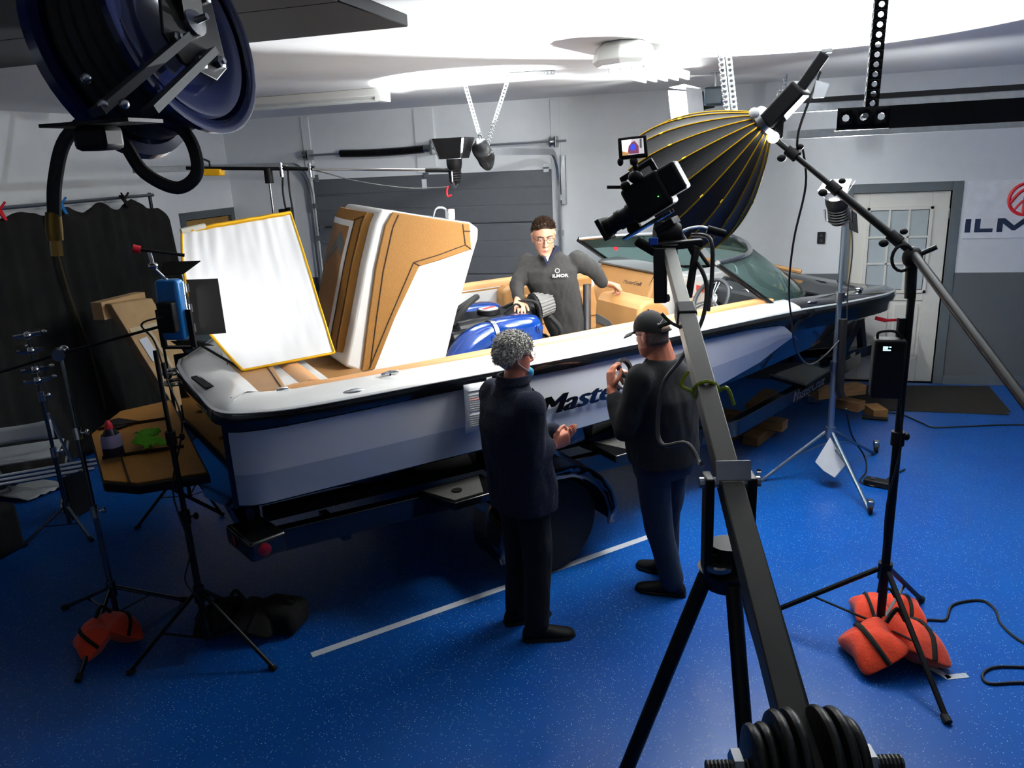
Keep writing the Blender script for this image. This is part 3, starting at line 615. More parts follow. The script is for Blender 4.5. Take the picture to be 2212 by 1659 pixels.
# port bench: seat, corner back, bulkhead with the tan backrest, walk-through
def blk(name, prof, s0, s1, mt, bev=.025, par=boat, seg=3):
    m = MB(); m.loft([[B(u, s, z) for u, z in prof] for s in (s0, s1)]); return m.build(name, mt, par, bevel=bev, seg=seg)
def seg_(name, poly, z0, z1, mt, bev=.03): return slab(name, poly, z0, z1, mt, bev)
b1 = seg_('bench_seat', [(2.75, -.94), (3.7, -.94), (3.7, -.42), (2.75, -.42)], .98, 1.1, TAN)
seg_('bench_base', [(2.75, -.94), (3.7, -.94), (3.7, -.46), (2.75, -.46)], .84, .98, TANP)
m = MB(); m.bar(B(2.75, -.455, 1.0), B(3.7, -.455, 1.0), .02, .07); m.build('grey_stripe', GREYV, boat)
blk('bench_back', [(2.75, 1.06), (2.75, 1.42), (2.8, 1.46), (3.72, 1.46), (3.72, 1.06)], -.955, -.82, TAN, .03)
for u in (2.95, 3.35): m = MB(); m.loft([[B(u, -.815, 1.1), B(u+.36, -.815, 1.1), B(u+.36, -.815, 1.38), B(u, -.815, 1.38)], [B(u, -.74, 1.1), B(u+.36, -.70, 1.1), B(u+.33, -.76, 1.36), B(u+.03, -.77, 1.36)]]); m.build('back_cushion', TAN, boat, bevel=.02, seg=3)
bk = [(3.72, 1.06), (3.80, 1.30), (3.90, 1.50), (3.93, 1.535), (4.1, 1.535), (4.1, 1.05), (3.72, 1.0)]
bh = blk('bulkhead_backrest', bk, -.96, -.16, TAN, .02)
m = MB(); text(m, 'MasterCraft', .05, B(3.865, -.55, 1.405)-BU*.012, BS, B(3.90, 0, 1.5)-B(3.80, 0, 1.30), shear=.3); m.build('lettering', DARKGR, bh)
m = MB(); m.bar(B(3.74, -.30, 1.10)-BU*.006, B(3.91, -.18, 1.52)-BU*.006, .005, .005); m.build('seam', STITCH, bh)
blk('dash_lip', [(3.9, 1.53), (3.89, 1.55), (3.93, 1.565), (4.14, 1.57), (4.14, 1.53)], -.97, -.14, GREYV, .006)
blk('walkthrough_side', [(3.70, .78), (4.02, 1.50), (4.14, 1.5), (4.14, .78)], -.16, -.10, WHITEG, .01)
blk('port_console', [(4.1, 1.12), (4.1, 1.52), (4.5, 1.48), (4.8, 1.42), (4.8, 1.12)], -.80, -.12, BLACKG, .02)
# helm console on the near side: dash, gauges, wheel, throttle, stickers
blk('helm_console', [(4.24, 1.12), (4.22, 1.2), (4.30, 1.42), (4.42, 1.50), (4.6, 1.45), (4.8, 1.40), (4.8, 1.12)], .12, .84, BLACKG, .02)
m = MB(); m.loft([[B(u, s, z) for u, z in ((4.20, 1.10), (4.26, 1.42), (4.38, 1.48), (4.42, 1.4), (4.3, 1.1))] for s in (.2, .8)]); m.build('dash', DARKGR, boat, bevel=.02)
for s in (.32, .5, .66):
    g = MB(); g.lathe(B(4.285, s, 1.40), -BU+Z*.35, [(0, .05), (.012, .05), (.014, .042), (.006, .04)], 18); g.build('gauge', STEEL, boat)
blk('console_white_side', [(4.05, 1.44), (4.05, 1.535), (4.55, 1.535), (4.55, 1.44)], -.10, .14, WHITEG, .01)
m = MB(); m.prism([B(4.043, -.07, 1.12), B(4.043, .30, 1.12), B(4.043, .30, 1.50), B(4.043, -.07, 1.50)], BU*.012); stp = m.build('sticker_panel', WHITEG, boat)
WARN = mat('warning_yellow', '#e3c31a', .5); WRED = mat('warning_red', '#c4403a', .5); WGRY = mat('warning_grey', '#b9bcc0', .5)
for (s0, s1, z0, z1, mt, nm) in ((.03, .17, 1.36, 1.365, WRED, 'red_rule'), (.05, .16, 1.25, 1.33, WARN, 'yellow_label'), (-.06, .02, 1.30, 1.36, WARN, 'yellow_label'), (.05, .16, 1.16, 1.235, WGRY, 'grey_label'), (-.06, .02, 1.19, 1.28, WGRY, 'grey_label'), (.19, .28, 1.42, 1.47, WRED, 'red_label')):
    m = MB(); m.prism([B(4.041, s0, z0), B(4.041, s1, z0), B(4.041, s1, z1), B(4.041, s0, z1)], -BU*.003); m.build(nm, mt, stp)
m = MB()
for k in range(4): m.box(B(4.039, .105, 1.225-.015*k), (.002, .09, .004), Matrix.Rotation(A47, 3, 'Z'))
m.build('print_lines', DARKGR, stp)
swc = B(3.94, .46, 1.40); swn = (BU*-.86+Z*.50).normalized()
sx = BS.copy(); sy = swn.cross(sx).normalized()
sw = None
m = MB(); m.tube([swc+sx*.172*math.cos(a*PI/18)+sy*.172*math.sin(a*PI/18) for a in range(36)], .017, 10, closed=True); sw = m.build('steering_wheel', mat('grey_leather', '#33363a', .5, bump=.1), boat)
m = MB(); m.lathe(swc-swn*.02, swn, [(0, .03), (.0, .062), (.02, .06), (.03, .045), (.032, .01)], 20); m.build('hub', STEEL, sw)
m = MB(); m.tube([swc+swn*.012+V((0, 0, 0))+sx*.025*math.cos(a*PI/10)+sy*.025*math.sin(a*PI/10) for a in range(20)], .004, 6, closed=True); m.build('hub_emblem', CHROME, sw)
for a0 in (90, 210, 330):
    for da in (-9, 9):
        a = math.radians(a0+da); b_ = math.radians(a0+da*.7); m = MB(); m.bar(swc+(sx*math.cos(a)+sy*math.sin(a))*.05, swc+(sx*math.cos(b_)+sy*math.sin(b_))*.165, .013, .006, swn); m.build('spoke', CHROME, sw)
m = MB(); m.tube([swc-swn*.02, swc-swn*.38], .022, 10); m.build('steering_column', BLACK, boat)
m = MB(); m.tube([B(4.05, .88, 1.25), B(4.02, .86, 1.36)], .01, 8); m.ell(B(4.01, .86, 1.39), (.022, .022, .03)); m.build('throttle', CHROME, boat)
# helm seat with grey flash
def cushion(name, rings, mt, par=boat, bev=.03): m = MB(); m.loft(rings); return m.build(name, mt, par, bevel=bev, seg=4, sharp=60)
sb = [(3.10, 1.10), (3.095, 1.30), (3.11, 1.45), (3.16, 1.50), (3.30, 1.50), (3.40, 1.42), (3.48, 1.2), (3.5, 1.05), (3.5, .8), (3.12, .8)]
hs = blk('helm_seat', sb, .02, .56, TAN, .03, seg=4)
blk('helm_seat_cushion', [(3.45, .86), (3.45, 1.03), (3.85, 1.05), (3.9, 1.0), (3.9, .86)], .04, .56, TAN, .03)
blk('helm_seat_base', [(3.15, .765), (3.15, .86), (3.85, .86), (3.85, .78)], .08, .52, BLACK, .02)
m = MB()
for a, b in (((3.108, .05), (3.105, .22)), ((3.105, .22), (3.10, .50))):
    za, zb = (1.36, 1.33) if a[1] < .1 else (1.33, 1.16)
    m.prism([B(3.097, a[1], za-.02), B(3.097, b[1], zb-.02), B(3.097, b[1], zb-.075+(.05 if b[1] > .4 else 0)), B(3.097, a[1], za-.09)], -BU*.006)
m.build('grey_flash', GREYV, hs)
m = MB(); m.loft([[B(3.40, s, 1.415), B(3.50, s, 1.24), B(3.515, s, 1.25), B(3.42, s, 1.43)] for s in (.1, .48)]); m.build('grey_back_flash', GREYV, hs)
pm = thing('table_post', 'polished steel post standing in the cockpit beside the man at the engine', 'post', B(2.95, .13, .765)); m = MB(); m.cyl(B(2.93, .13, .765), B(2.95, .13, 1.60), .031, 18); m.build('post', STEEL, pm)
m = MB(); m.lathe(B(2.93, .13, .765), (0, 0, 1), [(0, .07), (.012, .07), (.02, .035)], 18); m.build('flange', CHROME, pm)
# windshield: three tinted panes, bright top rim, black pillars
top = spline([V(p) for p in ((3.50, .95, 1.79), (3.9, .84, 1.79), (4.22, .58, 1.80), (4.42, .25, 1.82), (4.46, 0, 1.825), (4.42, -.25, 1.82), (4.22, -.58, 1.80), (3.95, -.84, 1.78), (3.66, -.95, 1.77))], 5)
bot = spline([V(p) for p in ((4.10, 1.06, 1.37), (4.38, .97, 1.43), (4.62, .80, 1.44), (4.90, .40, 1.46), (4.97, 0, 1.47), (4.90, -.40, 1.46), (4.62, -.80, 1.44), (4.42, -.95, 1.44), (4.20, -1.04, 1.44))], 5)
ws = MB(); ws.tube([B(*p) for p in bot], .014, 8); ws = ws.build('windshield_base', BLACKM, boat)
m = MB(); m.tube([B(*p)+Z*.01 for p in top], .021, 10); m.build('top_rim', CHROME, ws)
for a, b in ((0, 14), (15, 25), (26, 40)):
    m = MB(); m.loft([[B(*bot[i]), B(*(bot[i].lerp(top[i], .5)+V((.015, 0, 0)))), B(*top[i])] for i in range(a, b+1)], False, False); m.build('pane', GLASSG, ws, solid=.006)
for i, wd in ((0, .05), (40, .05), (14, .03), (26, .03)):
    a, b = B(*bot[i]), B(*top[i]); m = MB(); m.bar(a, b, wd, .025); m.build('pillar', BLACKM, ws, bevel=.004)
a, b = B(4.97, -.12, 1.47), B(4.30, .72, 1.79)
m = MB(); m.prism([B(3.97, -.82, 1.69), B(4.0, -.80, 1.69), B(4.0, -.80, 1.66), B(3.97, -.82, 1.66)], BU*.002); m.build('red_decal', RED, ws)
# bow: inner cushions, pull-up cleat, nav lens, bow seats
m = MB(); m.loft([[B(u, s, z) for u, s, z in q] for q in ([(4.95, -.86, 1.36), (5.5, -.74, 1.31), (5.8, -.52, 1.24), (5.93, -.25, 1.21)], [(4.95, -.70, 1.1), (5.4, -.6, 1.06), (5.65, -.42, 1.04), (5.75, -.2, 1.04)])], False, False); m.build('bow_backrest', TAN, boat, solid=.03)
slab('bow_seat', [(4.92, -.6), (5.4, -.46), (5.6, 0), (5.4, .46), (4.92, .6)], 1.075, 1.13, GREYV, .02)
m = MB(); m.tube([B(u, s, z) for u, s, z in ((4.6, -.99, 1.475), (5.0, -.90, 1.45), (5.5, -.775, 1.405), (5.8, -.56, 1.345), (5.95, -.29, 1.30))], .024, 8); m.build('bow_coaming', TAN, boat)
m = MB(); m.ell(B(5.1, .97, 1.415), (.035, .03, .025)); m.build('bow_cleat', CHROME, boat)
m = MB(); m.ell(B(4.32, 1.135, 1.445), (.06, .02, .014), Matrix.Rotation(A47, 3, 'Z')); m.build('side_lens', CHROME, boat)
# hull lettering on the near flank
m = MB(); [text(m, 'MasterCraft', .172, B(1.765, 1.197, 1.085)+BU*.007*q, B(2.9, 1.197, 1.11)-B(1.765, 1.197, 1.085), Z*.98+BS*.1, shear=.32, bold=.0, extrude=.002, sx=1.36) for q in range(4)]; m.build('hull_lettering', BLACKG, boat)
# ---------------------------------------------------------------- engine
eng = thing('boat_engine', 'glossy blue V8 marine engine under the raised hatch', 'engine', B(2.1, 0, .7))
m = MB()
m.loft([[B(u, s, z) for s, z in ((-.30, .75), (-.34, 1.1), (-.20, 1.42), (.20, 1.42), (.34, 1.1), (.30, .75))] for u in (1.72, 1.75, 2.42, 2.45)]); m.build('block', BLACKM, eng, bevel=.02)
EPATH = lambda sg: spline([B(2.03, sg*.27, 1.38), B(1.93, sg*.27, 1.37), B(1.80, sg*.28, 1.31), B(1.68, sg*.31, 1.19), B(1.62, sg*.33, 1.06)], 6)
for sg in (1, -1):
    m = MB(); rings = []
    for u, w_, h_, zc in ((2.01, .085, .085, 1.385), (2.04, .10, .10, 1.385), (2.12, .115, .115, 1.375), (2.26, .125, .13, 1.36), (2.35, .118, .135, 1.345), (2.385, .08, .105, 1.335)):
        r = []
        for k in range(20):
            a = 2*PI*k/20; c_, s_ = math.cos(a), math.sin(a); e = .62
            r.append(B(u, sg*.27+w_*math.copysign(abs(c_)**e, c_), zc+h_*math.copysign(abs(s_)**e, s_)))
        rings.append(r)
    m.loft(rings); mf = m.build('exhaust_manifold', EBLUE, eng, sharp=50)
    m = MB(); m.loft([[B(u, sg*(.27+s), z) for s, z in ((-.08, 1.30), (.118, 1.30), (.15, .95), (.0, .95))] for u in (2.08, 2.11, 2.40, 2.43)]); m.build('manifold_skirt', EBLUE, mf, bevel=.02, seg=3)
    for u, z in ((2.12, 1.31), (2.33, 1.40), (2.36, 1.16), (2.14, 1.1)):
        m = MB(); m.lathe(B(u, sg*.385, z), BS*sg, [(0, .03), (.012, .028), (.016, .018), (.022, .017), (.024, .0)], 14); m.build('bolt_boss', EBLUE, mf)
    m = MB(); pts = EPATH(sg); n = len(pts); m.tube(pts, [.088+.02*math.sin(PI*i/(n-1)) for i in range(n)], 18); el = m.build('exhaust_elbow', EBLUE, eng, sharp=50)
    for q in (4, n-4): m = MB(); m.lathe(pts[q]+BS*sg*.085, BS*sg, [(0, .026), (.02, .022), (.026, .0)], 12); m.build('bolt_boss', EBLUE, el)
    m = MB(); m.tube([B(2.02, sg*.27, 1.383), B(1.99, sg*.27, 1.382)], .101, 24); m.build('band_clamp', STEEL, eng)
    m = MB(); m.tube([B(1.63, sg*.325, 1.09), B(1.59, sg*.34, .98)], .10, 18); m.build('hose_coupling', RUBBER, eng)
    m = MB(); m.tube([B(1.625, sg*.327, 1.075), B(1.612, sg*.332, 1.04)], .104, 20); m.build('hose_clamp', STEEL, eng)
m = MB(); m.loft([[B(u, s, z) for s, z in ((-.17, 1.38), (-.15, 1.47), (.13, 1.47), (.16, 1.38))] for u in (1.8, 2.45)]); m.build('intake_cover', BLACKM, eng, bevel=.03)
m = MB(); m.lathe(B(2.13, .02, 1.47), (0, 0, 1), [(0, .085), (.03, .085), (.035, .075)], 24); m.build('cap_ring', BLACK, eng)
m = MB(); m.lathe(B(2.13, .02, 1.503), (0, 0, 1), [(0, .075), (.006, .072), (.008, .0)], 24); cp = m.build('cap_badge', mat('badge_white', '#b9bdbe', .3), eng)
m = MB(); m.bar(B(2.08, .04, 1.512), B(2.19, .0, 1.512), .03, .002); m.build('badge_stripe', mat('badge_red', '#b8372c', .4), cp)
for pts, r in (([B(1.78, .12, 1.46), B(1.9, .13, 1.58), B(2.05, .0, 1.60), B(1.95, -.12, 1.5)], .022), ([B(1.75, .05, 1.44), B(1.9, .05, 1.55), B(2.05, -.08, 1.56), B(2.0, -.2, 1.45)], .02), ([B(2.3, -.1, 1.46), B(2.4, .05, 1.53), B(2.5, .12, 1.5), B(2.52, .12, 1.3)], .012), ([B(2.55, .2, 1.42), B(2.62, .24, 1.3), B(2.6, .2, 1.1)], .02), ([B(2.22, .1, 1.47), B(2.28, .16, 1.54), B(2.36, .1, 1.5)], .008)):
    m = MB(); m.tube(spline(pts, 6), r, 8); m.build('hose', RUBBER, eng)
AFc = B(2.555, -.02, 1.455); AFd = (BU*.92+BS*.15+Z*.2).normalized()
m = MB(); m.tube([AFc-AFd*.16, AFc-AFd*.02], [.055, .075], 16); m.build('throttle_body', BLACKM, eng)
m = MB(); m.lathe(AFc-AFd*.02, AFd, [(0, .09), (.015, .105), (.03, .105)], 28); m.build('filter_base', BLACK, eng)
ax, ay, ad = frame(AFd); m = MB(); rings = []
for t, r in ((.02, .105), (.14, .098)): rings.append([AFc+ad*t+(ax*math.cos(2*PI*k/96)+ay*math.sin(2*PI*k/96))*(r-(.006 if k % 4 < 2 else 0)) for k in range(96)])
m.loft(rings); m.build('air_filter', mat('filter_grey', '#6d6d6b', .7), eng, sharp=20)
m = MB(); m.lathe(AFc+AFd*.14, AFd, [(0, .101), (.008, .097), (.01, .02), (.02, .018), (.022, 0)], 24); m.build('filter_cap', BLACK, eng)
m = MB(); m.lathe(B(2.50, .27, 1.20), (BU+BS*.3).normalized(), [(0, .055), (.05, .06), (.09, .055), (.1, .03)], 18); m.build('oil_filter', EBLUE, eng)
m = MB(); m.lathe(B(2.55, .05, 1.15), BU, [(0, .10), (.02, .10), (.022, .08), (.035, .08), (.037, .10), (.05, .10)], 24); m.build('pulley', BLACKM, eng)
for k in range(5): m = MB(); m.tube(spline([B(1.78+.07*k, .33, 1.12), B(1.8+.07*k, .36, 1.06), B(1.8+.07*k, .33, .98)], 4), .012, 6); m.build('plug_lead', STEEL if k % 2 else RUBBER, eng)
m = MB(); m.box(B(1.86, .4, 1.0), (.16, .06, .08), Matrix.Rotation(A47, 3, 'Z')); m.build('control_box', BLACK, eng, bevel=.006)
m = MB(); m.box(B(1.86, .432, 1.01), (.07, .004, .04), Matrix.Rotation(A47, 3, 'Z')); m.build('box_label', PAPER, eng)
# ---------------------------------------------------------------- trailer
trl = thing('boat_trailer', 'black boat trailer with one axle under the motorboat', 'trailer', B(2.4, 0, .02))
TRB = mat('black_trailer_paint', '#0a0b0d', .25, var=.05, coat=.4)
for sg in (1, -1):
    m = MB(); m.bar(B(.08, sg*1.0, .68), B(3.3, sg*1.0, .55), .07, .13); m.build('side_rail', TRB, trl, bevel=.006)
    m = MB(); m.bar(B(3.3, sg*1.0, .55), B(3.75, sg*.93, .50), .07, .13); m.bar(B(3.75, sg*.93, .50), B(6.35, sg*.14, .42), .07, .13); m.build('tongue_rail', TRB, trl, bevel=.006)
    m = MB(); m.bar(B(.25, sg*.5, .60), B(3.2, sg*.5, .52), .1, .07); m.build('bunk', BLACKF, trl, bevel=.006)
    for u in (.6, 2.6): m = MB(); m.bar(B(u, sg*.5, .5), B(u, sg*.95, .55), .05, .05); m.build('bunk_arm', TRB, trl)
    # fender: curved sheet, steps fore and aft
    m = MB(); rings = []
    for k in range(13):
        a = PI*(-.05+1.12*k/12); r = .44; rings.append([B(1.84+r*math.cos(a), sg*s, .36+r*math.sin(a)*.96) for s in (.98, 1.20, 1.31)]+[B(1.84+(r-.07)*math.cos(a), sg*1.315, .36+(r-.07)*math.sin(a)*.96)])
    m.loft(rings, False, False); m.build('fender', BLACKG, trl, solid=.012)
    for u0, u1 in ((1.02, 1.46), (2.30, 2.78)):
        m = MB(); m.prism([B(u0, sg*1.02, .74), B(u1, sg*1.02, .74), B(u1-(.1 if u0 > 2 else 0), sg*1.29, .74), B(u0+(.12 if u0 < 2 else 0), sg*1.29, .74)], -Z*.05); st = m.build('step', TRB, trl, bevel=.006)
        m = MB(); m.prism([B(u0+.03, sg*1.04, .745), B(u1-.03, sg*1.04, .745), B(u1-.12, sg*1.26, .745), B(u0+.13, sg*1.26, .745)], -Z*.004); m.build('grip_pad', mat('grey_grip', '#3d3d3b', .9, bump=.4), st)
    m = MB(); m.cyl(B(1.22, sg*1.16, .744), B(1.22, sg*1.16, .752), .03, 14); m.build('step_hole', BLACK, trl)
    m = MB(); m.bar(B(2.45, sg*1.29, .715), B(2.7, sg*1.29, .715), .012, .03); m.build('marker_lamp', CHROME, trl)
    # wheel
    wc = B(1.84, sg*1.15, .335+TILT*sg*1.15); wd_ = BS*sg
    m = MB(); m.lathe(wc-wd_*.10, wd_, [(0, .23), (0, .30), (.02, .325), (.06, .335), (.14, .335), (.18, .325), (.20, .30), (.20, .235)], 40); ty = m.build('tire', RUBBER, trl)
    m = MB(); m.lathe(wc-wd_*.09, wd_, [(0, .235), (.15, .225), (.18, .235), (.19, .235), (.185, .215), (.10, .20), (.09, .03)], 36); rm = m.build('rim', BLACKG, ty)
    ax, ay, ad = frame(wd_)
    for k in range(5):
        for dk in (-.16, .16):
            a = 2*PI*k/5; m = MB(); m.bar(wc+wd_*.075+(ax*math.cos(a)+ay*math.sin(a))*.04, wc+wd_*.075+(ax*math.cos(a+dk)+ay*math.sin(a+dk))*.22, .022, .02, wd_); m.build('spoke', mat('blue_black_alloy', '#1b2740', .3, .6), ty)
    m = MB(); m.lathe(wc+wd_*.05, wd_, [(0, .05), (.03, .05), (.045, .035), (.047, 0)], 18); m.build('hub_cap', STEEL, ty)
    # guide post and lamp pod at the stern
    m = MB(); m.bar(B(.1, sg*1.0, .66), B(.1, sg*1.0, .90), .05, .05); m.build('upright', TRB, trl)
    m = MB(); m.prism([B(-.04, sg*.92, .80), B(.16, sg*.92, .80), B(.22, sg*1.18, .80), B(.02, sg*1.22, .80)], -Z*.11); pod = m.build('lamp_pod', TRB, trl, bevel=.02, seg=3)
    m = MB(); m.lathe(B(-.02, sg*1.02, .745), -BU, [(0, .034), (.006, .034), (.012, .02), (.014, 0)], 18); m.build('tail_lamp', mat('tail_red', '#6d0810', .2, coat=.5), pod)
    m = MB(); m.lathe(B(.09, sg*1.205, .745), BS*sg+BU*.1, [(0, .036), (.006, .036), (.012, .02), (.014, 0)], 18); m.build('tail_lamp', mat('tail_red', '#6d0810', .2, coat=.5), pod)
for u in (.12, 1.84, 3.25): m = MB(); m.bar(B(u, -.98, .5 if u > 1 else .62), B(u, .98, .5 if u > 1 else .62), .08, .09); m.build('cross_member', TRB, trl)
m = MB(); m.bar(B(6.0, 0, .42), B(7.4, 0, .43), .09, .11); m.build('tongue', TRB, trl, bevel=.006)
m = MB(); m.tube([B(7.4, 0, .44), B(7.55, 0, .45)], [.05, .07], 12); m.build('coupler', STEEL, trl)
m = MB(); m.bar(B(6.25, 0, .46), B(6.55, 0, .86), .10, .10); m.bar(B(6.62, 0, .46), B(6.52, 0, .86), .07, .07); m.build('winch_post', TRB, trl, bevel=.006)
m = MB(); m.cyl(B(6.5, -.09, .92), B(6.5, .09, .92), .07, 18); m.build('winch_drum', BLACKM, trl)
m = MB(); m.cyl(B(6.36, -.06, 1.02), B(6.36, .06, 1.02), .045, 14); m.build('bow_roller', mat('amber_rubber', '#b1471a', .5), trl)
m = MB(); m.tube([B(6.5, .09, .92), B(6.5, .14, .92), B(6.62, .14, .86)], .012, 8); m.build('crank', STEEL, trl)
m = MB(); m.bar(B(6.62, .13, .80), B(6.75, .15, .76), .03, .04); m.bar(B(6.75, .15, .76), B(7.0, .15, .73), .02, .03); m.build('red_handle', RED, trl, bevel=.006)
for sg in (1, -1):
    m = MB(); m.prism([B(4.75, sg*.78, .60), B(5.35, sg*.58, .58), B(5.35, sg*.28, .58), B(4.75, sg*.40, .60)], -Z*.03); m.build('front_step', TRB, trl)
    m = MB(); m.bar(B(4.75, sg*.78, .61), B(5.35, sg*.58, .59), .012, .012); m.bar(B(4.75, sg*.78, .61), B(4.75, sg*.40, .61), .012, .012); m.build('step_edge', STEEL, trl)
m = MB(); pa, pb = B(3.75, .93, .50), B(6.35, .14, .42); dn = (pb-pa).normalized(); nn = V((dn.y, -dn.x, 0)).normalized()
text(m, 'MasterCraft', .125, pa+dn*1.02+nn*.037-Z*.045, dn, Z, shear=.3, sx=1.15); m.build('rail_lettering', mat('pale_decal', '#8fa0a8', .5), trl)
m = MB(); m.cyl(B(5.9, 0, .42), B(5.9, 0, .12), .03, 12); m.lathe(B(5.9, 0, .1), (0, 0, -1), [(0, .06), (.02, .08), (.078, .08)], 14); m.build('jack', STEEL, trl)
# lumber cribbing under the tongue
for k, (u, s, z, L, a, lb) in enumerate(((4.75, .35, .045, .62, 20, 'bottom lumber block of the crib under the trailer lettering'), (4.7, .12, .045, .62, 20, 'second floor-level lumber block in the crib under the trailer tongue'), (4.72, .25, .135, .6, 110, 'cross lumber block resting on the crib under the trailer tongue'), (5.0, .1, .225, .55, 25, 'upper lumber block of the crib under the trailer tongue'), (5.55, .52, .315, .5, -18, 'pale long lumber block wedged below the trailer tongue lettering'), (6.0, .62, .045, .22, 60, 'short pale lumber offcut on the floor beside the silver stand'), (5.75, .5, .14, .26, 100, 'orange toned lumber offcut leaning on the crib'))):
    R = Matrix.Rotation(A47+math.radians(a), 3, 'Z'); m = MB(); c_ = B(u, s, 0); m.box((c_.x, c_.y, z), (L, .14, .088), R); tag(m.build('lumber_block', WOOD, bevel=.004), lb, 'lumber', 'lumber cribbing under the trailer tongue')
# paper sheet taped to the hull, bottle and cloth on the swim platform
t = thing('paper_notice', 'white printed sheet taped to the hull behind the grey haired man', 'paper', B(1.42, 1.22, 1.07))
m = MB(); m.grid(lambda a, b: B(1.26+.29*a+.01*b, 1.236+.02*math.sin(b*2)*(1-b), 1.115+.285*b-.01*a), 6, 8); m.build('sheet', PAPER, t, solid=.001)
m = MB(); P3 = lambda a, b: B(1.26+.29*a+.01*b, 1.2395+.02*math.sin(b*2)*(1-b), 1.115+.285*b-.01*a)
rnd = random.Random(3)
for k in range(17):
    b_ = .86-.045*k
    if k in (1, 4, 10): continue
    m.bar(P3(.1, b_), P3(.5+.35*rnd.random() if k else .6, b_), .002, .006 if k else .012, BS)
m.build('print', mat('grey_print', '#8b8f95', .8), t)
m = MB(); m.bar(P3(.1, .68), P3(.86, .68), .002, .008, BS); m.build('red_print', mat('pink_print', '#c98a86', .8), t)
m = MB(); m.prism([P3(.5, .98)+BS*.002, P3(.62, .98)+BS*.002, P3(.62, 1.08)+BS*.002, P3(.5, 1.08)+BS*.002], BS*.001); m.build('tape', WHITE, t)
p = B(-.46, .27, 1.07); t = thing('spray_bottle', 'dark bottle with a red cap lying tilted on the tan swim platform', 'bottle', p)
m = MB(); m.lathe(p+Z*.004, (0, 0, 1), [(0, .05), (.004, .056), (.08, .054), (.13, .04), (.16, .022)], 18, cap=True); m.build('bottle', mat('navy_bottle', '#16182e', .3), t)
m = MB(); m.lathe(p+Z*.06, (0, 0, 1), [(0, .0555), (.05, .054), (.07, .048)], 18, cap=False); m.build('label', mat('lilac_label', '#8d86a8', .5), t)
m = MB(); m.lathe(p+Z*.155, (0, 0, 1), [(0, .024), (.03, .02), (.055, .008)], 14); m.build('cap', RED, t)
p = B(-.27, .12, 1.06); m = MB()
m.grid(lambda a, b: p+BU*(.12*(a-.5)+.03*math.sin(b*9))+BS*(.34*(b-.5))+Z*(.012+.035*abs(noise.noise(V((a*4, b*6, 2))))+.03*math.sin(PI*a)*math.sin(PI*b)), 16, 30)
tag(m.build('microfibre_cloth', mat('lime_cloth', '#58a81e', .9, var=.15, bump=.5), solid=.004), 'crumpled lime green cloth lying on the tan swim platform', 'cloth')
# tape on the floor
m = MB(); a, b = V((-2.17, 3.20, .0015)), V((-.50, 4.93, .0015)); m.bar(a, b, .05, .002)
tag(m.build('floor_tape', mat('pale_tape', '#c4ccd4', .5)), 'long white tape line stuck on the blue floor beside the trailer', 'tape')
m = MB(); m.bar((1.0, 3.77, .0015), (1.07, 3.69, .0015), .035, .002); m.bar((1.055, 3.695, .0015), (1.16, 3.735, .0015), .035, .002)
tag(m.build('floor_tape', MATS['pale_tape']), 'small white L shaped tape mark beside the front orange sandbag', 'tape')
# ---------------------------------------------------------------- grip and lighting equipment
def stand(name, label, base, h, legs, hub, mt, r0=.017, secs=3, group=None, spreader=.25, knobm=None, feet=True, r_leg=.011, topz=None, lean=(0, 0)):
    bx_, by_ = base; t = thing(name, label, 'stand', (bx_, by_, 0), group)
    zs = [spreader*.45]+[hub+.02+(h-hub)*k/secs for k in range(1, secs+1)]
    L_ = lambda z: V((bx_+lean[0]*z, by_+lean[1]*z, z))
    for k in range(secs):
        m = MB(); m.cyl(L_(zs[k]), L_(zs[k+1]), r0*(1-.17*k), 12); m.build('pole', mt, t)
        if k < secs-1:
            m = MB(); m.cyl(L_(zs[k+1]-.05), L_(zs[k+1]+.02), r0*1.45, 12); c = m.build('collar', BLACK if knobm is None else knobm, t)
            m = MB(); p = L_(zs[k+1]-.015); m.cyl(p, p+V((.035, .02, 0)), .006, 8); m.ell(p+V((.045, .026, 0)), (.014, .014, .02)); m.build('knob', BLACK if knobm is None else knobm, c)
    m = MB(); m.cyl(L_(hub-.05), L_(hub+.04), r0*1.6, 12); m.build('hub', mt, t)
    for lg in legs:
        f = V((lg[0], lg[1], .012)); m = MB(); d = (f-L_(hub)); d.z = 0; d.normalize(); st = L_(hub)+d*r0*1.5
        m.cyl(st, f, r_leg, 10); l = m.build('leg', mt, t)
        if feet: m = MB(); m.tube([f+V((0, 0, 0))-d*.03+Z*.012, f+d*.01], r_leg*1.35, 10); m.build('rubber_foot', RUBBER, l)
        q = st.lerp(f, .5); m = MB(); m.bar(L_(spreader*.5)+d*r0, q, .014, .006); m.build('brace', mt, t)
    return t
def barn_door(t, c, d, size, mt, n_=4, op=.5, upv=None, tilt=(0, 0, 0, 0)):
    """four hinged flaps round the lens of a lamp at c shining along d"""
    x, y, d = frame(d)
    if upv: x = d.cross(V(upv)).normalized(); y = x.cross(d)
    for k, (a, b) in enumerate(((x, y), (y, x), (-x, y), (-y, x))):
        o = d*math.cos(op+tilt[k])+a*math.sin(op+tilt[k]); p = c+a*size*.55
        m = MB(); m.prism([p-b*size*.5, p+b*size*.5, p+b*size*.72+o*size*.95, p-b*size*.72+o*size*.95], a*.003); m.build('barn_door', mt, t)
